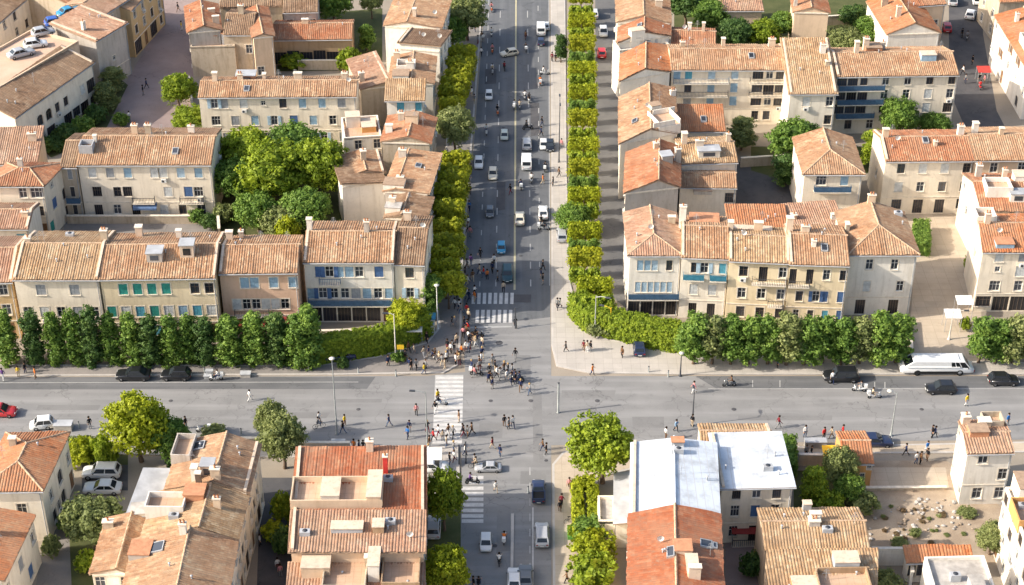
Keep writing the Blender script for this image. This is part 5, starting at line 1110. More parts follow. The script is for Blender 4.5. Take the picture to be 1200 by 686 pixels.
# ------------------------------------------------------------------ vehicles
def loft(mb, st, m, seg_mats=None):
    """st: stations (x, half width, z low, z high); rounded box sections joined along x"""
    rings = []
    for x, hw, zl, zh in st:
        c = min(hw, (zh - zl) / 2) * .38; pts = []
        for (cx, cz, a0) in ((hw - c, zh - c, 0), (-hw + c, zh - c, 90), (-hw + c, zl + c, 180), (hw - c, zl + c, 270)):
            for k in range(3):
                a = R(a0 + 45 * k); pts.append(Vector((x, cx + c * math.cos(a), cz + c * math.sin(a))))
        rings.append(pts)
    n = 12; V = [p for r in rings for p in r]; F = []
    for i in range(len(rings) - 1):
        for k in range(n): F.append((i * n + k, (i + 1) * n + k, (i + 1) * n + (k + 1) % n, i * n + (k + 1) % n))
    F += [tuple(range(n))[::1], tuple((len(rings) - 1) * n + k for k in range(n))[::-1]]
    mb.idx(V, F, m, True)
CARS = {}
def car_proto(kind):
    Lc, W, H, belt, hood, roof0, roof1, tail, sill = {
        'hatch': (3.9, 1.72, 1.48, .88, 1.05, 1.75, 3.35, 3.75, .22), 'sedan': (4.5, 1.78, 1.45, .90, 1.25, 2.0, 3.3, 4.0, .22), 'suv': (4.6, 1.86, 1.72, 1.02, 1.15, 1.75, 4.1, 4.5, .30),
        'van': (5.2, 1.98, 2.15, 1.15, .75, 1.45, 4.95, 5.15, .28), 'pickup': (4.7, 1.80, 1.62, .98, 1.2, 1.75, 2.55, 2.85, .30), 'micro': (3.0, 1.55, 1.5, .86, .55, 1.05, 2.6, 2.92, .22), 'coach': (9.6, 2.2, 2.2, 1.15, .55, 1.35, 7.9, 9.35, .38)}[kind]
    hw = W / 2; wr = {'coach': .46, 'suv': .36, 'van': .34}.get(kind, .31); parts = []
    DEF = PAINTS['white']
    b = MB()
    fr = [(0.0, hw * .74, sill + .12, belt * .72), (.12, hw * .9, sill + .02, belt * .82), (.45, hw * .98, sill, belt * .93), (hood, hw, sill, belt), (Lc * .5, hw, sill, belt + .02), (tail - .1, hw, sill, belt + .02), (Lc - .25, hw * .97, sill + .02, belt), (Lc - .05, hw * .88, sill + .1, belt * .92), (Lc, hw * .78, sill + .18, belt * .82)]
    loft(b, fr, DEF)
    # cabin pillars and roof
    ti = .80 if kind not in ('van', 'coach') else .93; z1 = H
    base = [(hood, hw * .93), (tail, hw * .93)]; top = [(roof0, hw * ti), (roof1, hw * ti)]
    zb = belt - .02; V = [(hood, -hw * .93, zb), (tail, -hw * .93, zb), (tail, hw * .93, zb), (hood, hw * .93, zb), (roof0, -hw * ti, z1 - .06), (roof1, -hw * ti, z1 - .06), (roof1, hw * ti, z1 - .06), (roof0, hw * ti, z1 - .06)]
    b.idx(V, [(0, 1, 5, 4), (1, 2, 6, 5), (2, 3, 7, 6), (3, 0, 4, 7)], DEF)
    r2 = [(roof0 + .12, -hw * ti * .86, z1), (roof1 - .1, -hw * ti * .86, z1), (roof1 - .1, hw * ti * .86, z1), (roof0 + .12, hw * ti * .86, z1)]
    b.idx(V[4:] + r2, [(0, 1, 5, 4), (1, 2, 6, 5), (2, 3, 7, 6), (3, 0, 4, 7), (4, 5, 6, 7)], DEF, False)
    if kind == 'pickup':
        for y in (-hw + .07, hw - .07): b.box((3.75, y, belt + .12), (1.75, .12, .3), DEF)
        b.box((4.62, 0, belt + .1), (.1, W - .2, .26), DEF)
    if kind == 'coach':
        b.box((4.8, 0, H + .04), (5.4, 1.4, .14), DEF); b.box((5.4, 0, belt + .16), (6.9, W + .10, .16), DEF)
    b.v = [(x - Lc / 2, y, z) for x, y, z in b.v]; parts.append(('body', b.mesh('body')))
    def lerp_quad(i, j, f0, f1, g0, g1, off):
        A, B_, C_, D = (Vector(V[k]) for k in (i, j, j + 4, i + 4)); n = (B_ - A).cross(D - A).normalized()
        return [((A.lerp(B_, f)).lerp(D.lerp(C_, f), g) + n * off) - Vector((Lc / 2, 0, 0)) for f, g in ((f0, g0), (f1, g0), (f1, g1), (f0, g1))]
    def pane(name, i, j, spans, g0=.10, g1=.92):
        m_ = MB()
        for f0, f1 in spans: m_.face(lerp_quad(i, j, f0, f1, g0, g1, .012), 'car_glass')
        parts.append((name, m_.mesh(name)))
    side = {'van': ((.03, .24),), 'coach': ((.02, .12), (.135, .20), (.215, .28)), 'pickup': ((.1, .9),)}.get(kind, ((.08, .48), (.52, .93)))
    pane('side_window', 0, 1, side); 
    s2 = tuple((1 - b_, 1 - a_) for a_, b_ in side); pane('side_window', 2, 3, s2); pane('windscreen', 3, 0, ((.06, .94),)); pane('rear_window', 1, 2, ((.1, .9),), .2, .9)
    wx = (.78 if kind != 'coach' else 1.9, Lc - .78 if kind != 'coach' else Lc - 2.2)
    w = MB(); w.lathe([(wr * .55, -.1), (wr * .94, -.1), (wr, -.06), (wr, .06), (wr * .94, .1), (wr * .55, .1)], (0, 0, 0), 'rubber', 14, 'y'); tyre = w.mesh('tyre')
    w = MB(); w.lathe([(0.001, -.07), (wr * .2, -.085), (wr * .56, -.075), (wr * .56, .075), (wr * .2, .085), (.001, .07)], (0, 0, 0), 'rim', 10, 'y'); rim = w.mesh('rim')
    for x in wx:
        for y in (-hw + .09, hw - .09): parts.append(('wheel', tyre, (x - Lc / 2, y, wr), rim))
    for y in (-1, 1):
        m_ = MB(); m_.box((.09 - Lc / 2, y * hw * .66, belt * .70), (.13, .30, .15), 'headlight'); parts.append(('headlight', m_.mesh('headlight')))
        m_ = MB(); m_.box((Lc - .05 - Lc / 2, y * hw * .68, belt * .78), (.10, .26, .16), 'taillight'); parts.append(('taillight', m_.mesh('taillight')))
    for x in (.02, Lc - .02):
        m_ = MB(); m_.box((x - Lc / 2 + (-.02 if x < 1 else .0), 0, sill + .26), (.05, .5, .12), 'plate'); parts.append(('number_plate', m_.mesh('number_plate')))
    m_ = MB()
    for y in (-1, 1): m_.box((hood + .32 - Lc / 2, y * (hw + .07), belt + .06), (.12, .16, .13), 'iron')
    parts.append(('wing_mirror', m_.mesh('wing_mirror')))
    if kind == 'coach':
        m_ = MB(); m_.box((5.0 - Lc / 2, 0, .52), (5.6, W + .03, .40), 'rubber'); parts.append(('skirt', m_.mesh('skirt')))
        m_ = MB(); m_.box((.03 - Lc / 2, 0, .62), (.14, W * .8, .3), 'taillight'); parts.append(('bumper', m_.mesh('bumper')))
    if kind == 'pickup':
        m_ = MB(); m_.box((3.75 - Lc / 2, 0, belt + .03), (1.6, W - .4, .05), 'rubber'); parts.append(('cargo_bed', m_.mesh('cargo_bed')))
    return parts, Lc
def car(label, x, y, kind, paint, ang, z=0.0, cat='car', group=None, name=None, sc=1.0, roofpaint=None):
    """ang: direction the bonnet points, degrees from the right, anticlockwise seen from above"""
    if kind not in CARS: CARS[kind] = car_proto(kind)
    parts, Lc = CARS[kind]; p = P(x, y, z)
    T = thing(name or {'van': 'parked_van', 'coach': 'coach', 'pickup': 'pickup_truck'}.get(kind, 'car'), label, cat, p, R(ang + 180), group); T.scale = (sc, sc, sc)
    for q in parts:
        if q[0] == 'wheel':
            o = put('wheel', q[1], T, q[2]); put('rim', q[3], o)
        else:
            o = put(q[0], q[1], T)
            if q[0] == 'body': set_slot(o, 0, PAINTS[paint])
    return T
N_, S_, E_, W_ = 90, -90, 0, 180
G_ = 'cars on the boulevard'
for a in (
    # northern boulevard
    ('cream taxi like car by the centre line near the top', 597, 65, 'hatch', 'cream', 200), ('white van at the right kerb near the top of the boulevard', 634, 38, 'van', 'white', N_), ('white hatchback half behind the white van near the top', 639.5, 33, 'hatch', 'white', N_),
    ('blue loaded delivery car behind the white van', 634, 52, 'micro', 'navy', N_), ('small white car in the left lane near the clipped trees', 573, 115, 'micro', 'white', S_), ('pale green small car in the middle left lane', 591, 162, 'micro', 'pale_green', S_),
    ('large white van in the lane right of the centre line', 617, 194, 'van', 'white', N_), ('long silver car touching the front of the white van', 617.5, 172, 'suv', 'silver', N_), ('small white car stopped at the right kerb', 637, 173, 'micro', 'white', S_), ('black car parked half on the promenade kerb', 644.5, 174, 'hatch', 'black', S_),
    ('small white car at the left beside the pale plane tree', 561, 194, 'hatch', 'white', S_), ('cream hatchback in the left lane heading down', 577.5, 207, 'hatch', 'cream', S_), ('grey small van alone in the left lane', 574, 252, 'micro', 'grey', S_),
    ('beige sedan just right of the centre line', 609, 259, 'sedan', 'cream', N_), ('white sedan in the right lane opposite the beige sedan', 636.5, 252, 'sedan', 'white', N_), ('silver estate car parked on the promenade beside the hedge', 658.5, 279, 'suv', 'silver', N_),
    ('bright blue micro car near the north zebra crossing', 587.5, 294, 'micro', 'blue', S_), ('dark teal van waiting above the zebra crossing', 594.5, 325, 'suv', 'teal', S_),
    # crossing and south
    ('silver car turning across the southern crossing', 572, 551, 'sedan', 'silver', W_), ('dark blue pickup with red load heading down', 631, 580, 'pickup', 'navy', N_), ('silver hatchback driving by the light promenade', 635, 631, 'suv', 'silver', N_),
    ('small white car with black roof in the left southern lane', 569.5, 640, 'micro', 'white', S_), ('white car at the bottom left of the lane divider', 602.5, 682, 'hatch', 'white', N_), ('black and white car at the bottom edge', 616, 680, 'sedan', 'grey', N_),
    # east-west street
    ('black estate car parked in tree shade, left of two', 157, 443, 'sedan', 'black', W_), ('black hatchback parked in tree shade, right of two', 207, 443, 'hatch', 'black', W_), ('red sports car at the left edge of the street', 2, 486, 'hatch', 'red', E_), ('small white open car by the low street wall', 50, 501, 'micro', 'white', 190),
    ('navy car parked against the curved north-west hedge', 397, 421, 'sedan', 'navy', 190), ('navy car standing on the pavement before the north-east hedge', 749, 413, 'micro', 'navy', N_),
    ('black estate car with orange lights under the eastern trees', 985, 445, 'suv', 'black', W_), ('black car driving past the white coach', 1102, 459, 'hatch', 'black', W_), ('black hatchback at the right end of the street', 1175, 449, 'hatch', 'black', E_), ('two tone cream and navy car behind the orange walled house', 1024, 521, 'sedan', 'navy', E_),
    ('white estate car parked behind the hipped orange house, upper', 120, 558, 'suv', 'white', W_), ('white saloon parked behind the hipped orange house, lower', 121, 576, 'sedan', 'white', W_), ('silver car parked between two trees by the red tiled house', 508, 622, 'hatch', 'silver', N_), ('white car nosing out beside the red tiled house', 507, 551, 'hatch', 'white', E_),
    # side streets
    ('white van in the shaded side street near the top', 696, 20, 'micro', 'white', N_), ('red car in the shaded side street behind the hedge', 705, 66, 'micro', 'red', N_), ('white delivery car in the shaded side street', 707, 41, 'micro', 'white', S_),
    ('white car in the right hand street near the top', 1137, 20, 'hatch', 'white', 70), ('white car at the top edge of the right hand street', 1144, 4, 'micro', 'white', 80), ('silver car parked at the top left of the right hand street', 1116, 4, 'hatch', 'silver', 80), ('red car beside the houses of the right hand street', 1109, 36, 'micro', 'red', 85)):
    car(*a, group=G_ if 540 < a[1] < 660 else None, sc=(.82 if a[2] < 330 else (.72 if a[2] < 560 else .88)) if 540 < a[1] < 660 else 1.0)
car('long white coach with dark lower band parked under the trees', 1096, 435, 'coach', 'white', E_, cat='coach')
for a in (('silver car first in the line on the pink parking deck', 25, 66, 'sedan', 'silver', 35), ('white car second in the line on the pink parking deck', 42, 55, 'hatch', 'white', 20), ('silver car third in the line on the pink parking deck', 51, 41, 'hatch', 'silver', 30), ('bright blue car fourth in the line on the deck', 66, 29, 'hatch', 'bright_blue', 25), ('teal blue car at the far end of the deck line', 82, 17, 'sedan', 'blue', 40)):
    car(*a, z=9.66, group='cars on the parking deck')
# two tone roof of the cream and navy car
# ------------------------------------------------------------------ scooters and bicycles
def scooter_proto():
    parts = []
    b = MB(); b.tube([(-.75, 0, .55), (-.35, 0, .62), (.05, 0, .34), (.45, 0, .34), (.62, 0, .62), (.66, 0, .95)], [.12, .2, .12, .1, .1, .06], PAINTS['white'], 8); b.box((.55, 0, .62), (.08, .34, .5), PAINTS['white']); b.box((.72, 0, .52), (.34, .16, .07), PAINTS['white'])
    parts.append(('body', b.mesh('body')))
    s = MB(); s.tube([(-.62, 0, .76), (-.2, 0, .80), (0.0, 0, .74)], [.11, .14, .08], 'rubber', 8); parts.append(('seat', s.mesh('seat')))
    h = MB(); h.tube([(.56, -.33, 1.02), (.66, -.1, 1.0), (.66, .1, 1.0), (.56, .33, 1.02)], .025, 'iron', 6); h.lathe([(.001, .1), (.08, .08), (.09, 0)], (.68, 0, .9), 'headlight', 8); parts.append(('handlebar', h.mesh('handlebar')))
    w = MB(); w.lathe([(.12, -.05), (.24, -.05), (.27, 0), (.24, .05), (.12, .05)], (0, 0, 0), 'rubber', 12, 'y'); w.lathe([(.001, -.03), (.13, -.04), (.13, .04), (.001, .03)], (0, 0, 0), 'rim', 8, 'y'); wm = w.mesh('wheel')
    return parts, [(wm, (-.58, 0, .27)), (wm, (.72, 0, .27))]
SC = scooter_proto()
def scooter(label, x, y, paint, ang, box=None, sc=1.0):
    T = thing('motor_scooter', label, 'scooter', P(x, y), R(ang), 'scooters and motorbikes'); T.scale = (sc, sc, sc)
    for nm, me in SC[0]:
        o = put(nm, me, T)
        if nm == 'body': set_slot(o, 0, PAINTS[paint])
    for me, l in SC[1]: put('wheel', me, T, l)
    if box:
        m_ = MB(); m_.box((-.72, 0, 1.02), (.45, .45, .42), PAINTS[box], 0, .92); m_.build('top_box', T)
    return T
def bike_proto():
    f = MB()
    for a, b in (((-.5, 0, .34), (-.1, 0, .32)), ((-.5, 0, .34), (-.18, 0, .82)), ((-.1, 0, .32), (-.2, 0, .86)), ((-.1, 0, .32), (.38, 0, .78)), ((-.18, 0, .78), (.36, 0, .84)), ((.36, 0, .95), (.52, 0, .34))): f.tube([a, b], .022, 'iron', 6)
    f.box((-.2, 0, .90), (.26, .14, .06), 'rubber'); fr = f.mesh('frame')
    h = MB(); h.tube([(.30, -.28, 1.0), (.38, 0, .98), (.30, .28, 1.0)], .02, 'iron', 6)
    w = MB()
    n = 16
    ring = [(.33 * math.cos(2 * math.pi * i / n), 0, .33 * math.sin(2 * math.pi * i / n)) for i in range(n + 1)]
    w.tube(ring, .025, 'rubber', 5, False)
    for i in range(0, n, 2): w.tube([(0, 0, 0), ring[i]], .006, 'steel', 3, False)
    return fr, h.mesh('handlebar'), w.mesh('wheel')
BK = bike_proto()
def bicycle(label, x, y, ang):
    T = thing('bicycle', label, 'bicycle', P(x, y), R(ang), 'bicycles'); put('frame', BK[0], T); put('handlebar', BK[1], T)
    for dx in (-.5, .52): put('wheel', BK[2], T, (dx, 0, .345))
    return T

# ------------------------------------------------------------------ people
def skin_person(pose):
    """one continuous body grown over a skeleton; faces then coloured as skin, top, trousers, shoes"""
    J = {}; E = []
    def j(n, p, r, par=None):
        J[n] = (len(J), Vector(p), r)
        if par: E.append((J[par][0], J[n][0]))
    sit = pose == 'ride'
    hz = .78 if sit else .95; lean = .12 if sit else 0
    dz = hz - .95
    j('pelvis', (0, 0, hz), (.15, .115)); j('waist', (lean * .4, 0, hz + .17), (.135, .10), 'pelvis'); j('chest', (lean, 0, hz + .37), (.165, .115), 'waist'); j('neck0', (lean + .01, 0, hz + .52), (.075, .07), 'chest')
    j('neck', (lean + .02, 0, hz + .59), (.055, .055), 'neck0'); j('head', (lean + .035, 0, hz + .66), (.078, .09), 'neck'); j('skull', (lean + .035, 0, hz + .74), (.082, .095), 'head'); j('top', (lean + .03, 0, hz + .79), (.05, .06), 'skull')
    st = {'stand': (.03, -.03), 'walk': (.26, -.30), 'walk2': (-.22, .26), 'carry': (.18, -.2), 'ride': (0, 0)}[pose]
    for s, sw in ((1, st[0]), (-1, st[1])):
        t = 'L' if s > 0 else 'R'
        j('hip' + t, (0, s * .095, hz - .04), (.09, .085), 'pelvis')
        if sit:
            j('knee' + t, (.40, s * .17, hz - .04), (.062, .058), 'hip' + t); j('ankle' + t, (.32, s * .17, hz - .42), (.042, .042), 'knee' + t); j('toe' + t, (.48, s * .17, hz - .46), (.038, .035), 'ankle' + t)
        else:
            kx = sw * .55 + .04; j('knee' + t, (kx, s * .1, .49), (.062, .058), 'hip' + t); ax = sw - (.10 if sw < 0 else 0); j('ankle' + t, (ax, s * .1, .09 + (.05 if sw < -.1 else 0)), (.042, .042), 'knee' + t); j('toe' + t, (ax + .15, s * .11, .045), (.04, .033), 'ankle' + t)
        j('sho' + t, (lean, s * .17, hz + .44), (.06, .058), 'chest')
        if sit: e, w = (lean + .18, s * .25, hz + .26), (.42, s * .27, hz + .24)
        elif pose == 'carry' and s > 0: e, w = (.05, .26, 1.16), (.26, .16, 1.22)
        else: e, w = (-sw * .28 - .02, s * .235, 1.13), (-sw * .75 + .04, s * .24, .88)
        j('elb' + t, e, (.046, .044), 'sho' + t); j('wri' + t, w, (.03, .028), 'elb' + t)
        d = (Vector(w) - Vector(e)).normalized(); side = Vector((0, s, 0))
        pm_ = Vector(w) + d * .08; j('palm' + t, pm_, (.036, .02), 'wri' + t)
        f = Vector((1, 0, 0)) - d * d.x
        f = f.normalized()
        for q, (o, ln) in enumerate(((-.03, .065), (-.01, .078), (.011, .074), (.03, .058))):
            a = pm_ + f * o + d * .045; j(f'f{q}a' + t, a, (.010, .010), 'palm' + t); j(f'f{q}b' + t, a + d * ln * .55, (.009, .009), f'f{q}a' + t); j(f'f{q}c' + t, a + d * ln * .9 - side * .02, (.007, .007), f'f{q}b' + t)
        j('th0' + t, pm_ + f * .045 - d * .01, (.011, .011), 'palm' + t); j('th1' + t, pm_ + f * .068 + d * .03, (.009, .009), 'th0' + t)
    me = bpy.data.meshes.new('skeleton'); me.from_pydata([v[1] for v in J.values()], E, [])
    ob = bpy.data.objects.new('skeleton', me); COL.objects.link(ob)
    md = ob.modifiers.new('skin', 'SKIN'); md.use_smooth_shade = True
    for (i, p, r) in J.values(): me.skin_vertices[0].data[i].radius = r
    me.skin_vertices[0].data[0].use_root = True
    sb = ob.modifiers.new('sub', 'SUBSURF'); sb.levels = 1; sb.render_levels = 1
    dg = bpy.context.evaluated_depsgraph_get(); out = bpy.data.meshes.new_from_object(ob.evaluated_get(dg)); out.name = 'body'
    bpy.data.objects.remove(ob)
    out.materials.clear()
    for m_ in (CLOTH['skin'], CLOTH['navy'], CLOTH['denim'], CLOTH['shoe']): out.materials.append(m_)
    wr = [J['wriL'][1], J['wriR'][1]]; pal = [J['palmL'][1], J['palmR'][1]]; an = [J['ankleL'][1], J['ankleR'][1]]
    for p in out.polygons:
        c = p.center; k = 1
        if c.z > hz + .555: k = 0
        elif any((c - q).length < .14 for q in pal): k = 0
        elif any((c - q).length < .30 and c.z < q.z + .02 for q in an): k = 3
        elif c.z < hz + .03 and not (abs(c.y) > .19 and c.z > .7 and not sit): k = 2
        p.material_index = k; p.use_smooth = True
    hr = MB(); c = Vector((lean + .02, 0, hz + .745))
    hr.lathe([(.118, -.03), (.125, .03), (.108, .085), (.06, .125), (.001, .137)], c, CLOTH['hair_dark'], 12)
    hr.lathe([(.001, -.10), (.07, -.09), (.10, -.03)], c + Vector((-.035, 0, 0)), CLOTH['hair_dark'], 10)
    hair = hr.mesh('hair')
    fc = MB(); hx = lean + .035
    fc.tube([(hx + .085, 0, hz + .735), (hx + .118, 0, hz + .70)], [.012, .018], CLOTH['skin'], 6)
    for s in (-1, 1):
        fc.box((hx + .094, s * .035, hz + .735), (.012, .024, .012), CLOTH['hair_dark']); fc.box((hx - .005, s * .098, hz + .715), (.04, .018, .06), CLOTH['skin'])
    fc.box((hx + .092, 0, hz + .665), (.012, .05, .012), CLOTH['maroon'])
    return out, hair, fc.mesh('face')
PP = {p: skin_person(p) for p in ('stand', 'walk', 'walk2', 'carry', 'ride')}
PCNT = [0]
def person(label, x, y, pose, top, trousers, ang=None, hair='hair_dark', z=0.0, sc=None, tp=None):
    PCNT[0] += 1; r = random.Random(PCNT[0] * 13)
    if ang is None: ang = r.choice((0, 90, 180, 270)) + r.uniform(-40, 40)
    loc = P(x, y, z) if tp is None else tp
    T = thing('person', label, 'person', loc, R(ang), 'people'); s = sc or r.uniform(.98, 1.10); T.scale = (s * 1.08, s * 1.08, s)
    b, h, f = PP[pose]; o = put('body', b, T); set_slot(o, 0, CLOTH['skin2' if r.random() < .2 else 'skin']); set_slot(o, 1, CLOTH[top]); set_slot(o, 2, CLOTH[trousers])
    hh = put('hair', h, T); set_slot(hh, 0, CLOTH[hair]); put('face', f, T); return T
def rider(label, slabel, x, y, paint, ang, top, trousers, kind='scooter', hair='hair_dark', box=None):
    p = P(x, y); d = Vector((math.cos(R(ang)), math.sin(R(ang)), 0))
    if kind == 'scooter': scooter(slabel, x, y, paint, ang, box)
    else: bicycle(slabel, x, y, ang)
    person(label, x, y, 'ride', top, trousers, ang, hair, tp=p - d * (.32 if kind == 'scooter' else .22) + Vector((0, 0, .10 if kind == 'scooter' else .18)), sc=1.0)
TR = {'black': 'black', 'denim': 'blue', 'navy': 'navy', 'grey': 'grey', 'beige': 'beige', 'white': 'white', 'brown': 'brown', 'maroon': 'maroon'}
VERB = {'stand': 'standing', 'walk': 'walking', 'walk2': 'walking', 'carry': 'carrying something'}
def crowd(where, lst):
    for it in lst:
        x, y, pose, top, tr = it[:5]; ex = it[5] if len(it) > 5 else ''
        person(f'person in {top} top and {TR[tr]} trousers {VERB[pose]} {where}{ex}', x, y, pose, top, tr, hair=it[6] if len(it) > 6 else 'hair_dark')
crowd('on the west boulevard pavement', [
    (565, 30, 'walk', 'red', 'black', ' near the top'), (566, 50, 'stand', 'white', 'grey', ' near the top'), (564, 66, 'walk', 'white', 'black', ' near the top'), (553, 114, 'stand', 'white', 'beige'), (556, 122, 'walk', 'grey', 'beige'),
    (549, 199, 'walk', 'red', 'black'), (552, 205, 'stand', 'pink', 'maroon'), (549, 214, 'walk', 'maroon', 'navy'), (551, 228, 'stand', 'black', 'black'), (550, 248, 'carry', 'blue', 'navy'), (549, 266, 'walk', 'white', 'grey'), (551, 278, 'stand', 'pink', 'grey'),
    (545, 326, 'stand', 'black', 'denim'), (536, 352, 'stand', 'navy', 'black', ' by the hedge'), (533, 362, 'walk', 'white', 'black', ' by the hedge'), (540, 368, 'walk', 'grey', 'denim', ' by the hedge'), (547, 369, 'stand', 'red', 'grey'), (530, 384, 'walk', 'black', 'grey', ' by the hedge')])
crowd('in the lanes above the zebra crossing', [
    (563, 303, 'walk', 'black', 'black'), (552, 311, 'stand', 'purple', 'denim'), (579, 311, 'walk2', 'white', 'black'), (577, 320, 'stand', 'navy', 'black'), (567, 325, 'carry', 'red', 'denim'), (571, 328, 'stand', 'orange', 'black'), (554, 330, 'walk', 'brown', 'beige'), (583, 330, 'stand', 'grey', 'black'), (562, 322, 'walk', 'beige', 'navy')])
crowd('on the north zebra crossing', [(556, 348, 'carry', 'white', 'navy'), (590, 343, 'stand', 'beige', 'black'), (556, 354, 'stand', 'orange', 'beige'), (604, 384, 'walk', 'black', 'black'), (548, 390, 'walk', 'red', 'beige'), (549, 400, 'stand', 'white', 'black'), (553, 403, 'walk', 'black', 'navy'), (551, 411, 'stand', 'navy', 'maroon'), (543, 396, 'stand', 'pink', 'black')])
crowd('at the north-west corner of the crossing', [
    (455, 430, 'stand', 'navy', 'black'), (475, 424, 'stand', 'black', 'brown'), (479, 414, 'walk', 'brown', 'black'), (482, 435, 'stand', 'black', 'black'), (488, 434, 'walk', 'grey', 'black'), (497, 439, 'carry', 'yellow', 'denim'), (474, 407, 'stand', 'beige', 'brown'),
    (532, 415, 'stand', 'black', 'grey'), (538, 426, 'walk', 'black', 'navy'), (541, 417, 'walk', 'orange', 'black'), (534, 428, 'stand', 'white', 'black'), (546, 412, 'stand', 'white', 'maroon')])
crowd('in the middle of the crossing', [
    (604, 422, 'walk', 'black', 'grey'), (556, 442, 'walk', 'pink', 'grey'), (582, 443, 'carry', 'white', 'black'), (580, 436, 'stand', 'black', 'beige'), (594, 446, 'walk', 'white', 'grey'), (604, 450, 'stand', 'black', 'navy'), (577, 456, 'stand', 'navy', 'grey'), (600, 440, 'stand', 'grey', 'navy'), (573, 450, 'walk', 'navy', 'black'),
    (601, 502, 'walk', 'white', 'navy'), (596, 503, 'stand', 'grey', 'black'), (591, 500, 'stand', 'black', 'brown'), (577, 526, 'walk', 'maroon', 'beige'), (586, 535, 'stand', 'navy', 'denim'), (548, 512, 'stand', 'grey', 'brown'), (553, 510, 'walk', 'brown', 'black'), (545, 534, 'carry', 'white', 'navy'), (640, 533, 'stand', 'black', 'black'), (636, 528, 'walk', 'brown', 'navy'),
    (556, 546, 'stand', 'grey', 'beige'), (527, 545, 'stand', 'black', 'denim'), (581, 577, 'walk', 'white', 'beige')])
crowd('on the wide west zebra crossing', [(510, 484, 'walk', 'black', 'white'), (513, 470, 'stand', 'yellow', 'black'), (538, 495, 'stand', 'brown', 'beige'), (508, 517, 'walk', 'red', 'black'), (519, 517, 'stand', 'beige', 'grey'), (514, 512, 'carry', 'white', 'maroon'), (543, 512, 'walk', 'black', 'maroon')])
crowd('on the sunny western cross street', [(374, 496, 'carry', 'white', 'black'), (404, 499, 'stand', 'yellow', 'brown'), (402, 508, 'walk', 'black', 'denim'), (456, 500, 'walk', 'navy', 'denim'), (488, 487, 'stand', 'pink', 'black'), (478, 514, 'carry', 'blue', 'navy'), (480, 506, 'stand', 'navy', 'grey'), (218, 502, 'stand', 'black', 'black'), (106, 503, 'stand', 'black', 'grey')])
crowd('in the tree shade of the western street', [(293, 470, 'walk', 'white', 'white'), (4, 446, 'walk', 'purple', 'white'), (22, 442, 'stand', 'yellow', 'beige'), (30, 438, 'stand', 'black', 'navy'), (42, 444, 'stand', 'orange', 'brown')])
crowd('behind the wall of the red tiled house', [(415, 529, 'stand', 'orange', 'black'), (421, 530, 'stand', 'navy', 'black'), (426, 530, 'stand', 'black', 'brown'), (431, 529, 'walk', 'beige', 'grey')])
crowd('on the light northern promenade', [(653, 363, 'walk', 'grey', 'black'), (656, 362, 'walk', 'white', 'navy'), (655, 208, 'walk', 'brown', 'black'), (658, 174, 'stand', 'pink', 'grey'), (648, 219, 'stand', 'black', 'black'), (647, 73, 'stand', 'maroon', 'black'), (651, 73, 'stand', 'black', 'brown'), (653, 69, 'walk', 'navy', 'beige')])
crowd('on the paved north-east corner', [(663, 413, 'walk', 'black', 'black'), (684, 412, 'stand', 'maroon', 'brown'), (692, 413, 'stand', 'black', 'grey'), (688, 413, 'stand', 'beige', 'white'), (694, 440, 'carry', 'orange', 'navy'), (729, 420, 'stand', 'brown', 'black')])
crowd('on the sunny eastern cross street', [(813, 461, 'walk', 'pink', 'white'), (811, 500, 'stand', 'black', 'beige'), (792, 506, 'carry', 'sky', 'black'), (780, 515, 'stand', 'white', 'brown'), (912, 502, 'walk', 'maroon', 'grey'), (943, 513, 'stand', 'white', 'denim'), (974, 514, 'walk', 'beige', 'brown'), (987, 512, 'walk', 'red', 'brown'), (1092, 513, 'stand', 'black', 'black'), (1095, 513, 'walk', 'navy', 'black'), (1180, 499, 'stand', 'blue', 'grey'), (965, 515, 'stand', 'red', 'black')])
crowd('in the shade of the eastern trees', [(911, 432, 'stand', 'blue', 'black'), (1132, 476, 'stand', 'yellow', 'white'), (975, 449, 'walk', 'white', 'navy')])
crowd('in the open dirt lot', [(1061, 534, 'walk', 'navy', 'black'), (1073, 544, 'stand', 'white', 'denim'), (1078, 544, 'stand', 'brown', 'black'), (1086, 530, 'walk', 'blue', 'white'), (1086, 540, 'stand', 'black', 'brown'), (950, 537, 'stand', 'black', 'white'), (944, 536, 'stand', 'grey', 'black')])
crowd('in the right boulevard lanes', [(635, 148, 'walk', 'black', 'navy'), (634, 160, 'walk', 'navy', 'black'), (636, 216, 'carry', 'orange', 'beige'), (598, 228, 'walk', 'black', 'maroon'), (636, 317, 'walk', 'black', 'black'), (636, 334, 'stand', 'black', 'grey'), (634, 327, 'stand', 'navy', 'grey')])
crowd('on the southern promenade', [(656, 600, 'stand', 'black', 'brown'), (658, 594, 'walk', 'maroon', 'black'), (664, 684, 'walk', 'brown', 'black'), (667, 574, 'walk', 'pink', 'brown'), (555, 690, 'stand', 'black', 'black')])
crowd('in the shaded right hand street', [(1128, 88, 'walk', 'white', 'black'), (1131, 98, 'stand', 'grey', 'navy'), (1149, 90, 'walk', 'red', 'white'), (1153, 98, 'stand', 'pink', 'brown'), (1139, 76, 'stand', 'black', 'black'), (1147, 97, 'stand', 'black', 'grey')])
crowd('in the lane left of the red house', [(326, 668, 'walk', 'white', 'maroon'), (329, 676, 'stand', 'pink', 'grey'), (305, 640, 'stand', 'white', 'black'), (282, 668, 'stand', 'blue', 'navy')])
crowd('on the mauve square', [(172, 104, 'walk', 'navy', 'black'), (168, 112, 'stand', 'black', 'grey'), (209, 14, 'walk', 'black', 'brown'), (213, 36, 'stand', 'yellow', 'white'), (152, 142, 'stand', 'white', 'denim')])
rq = random.Random(77)
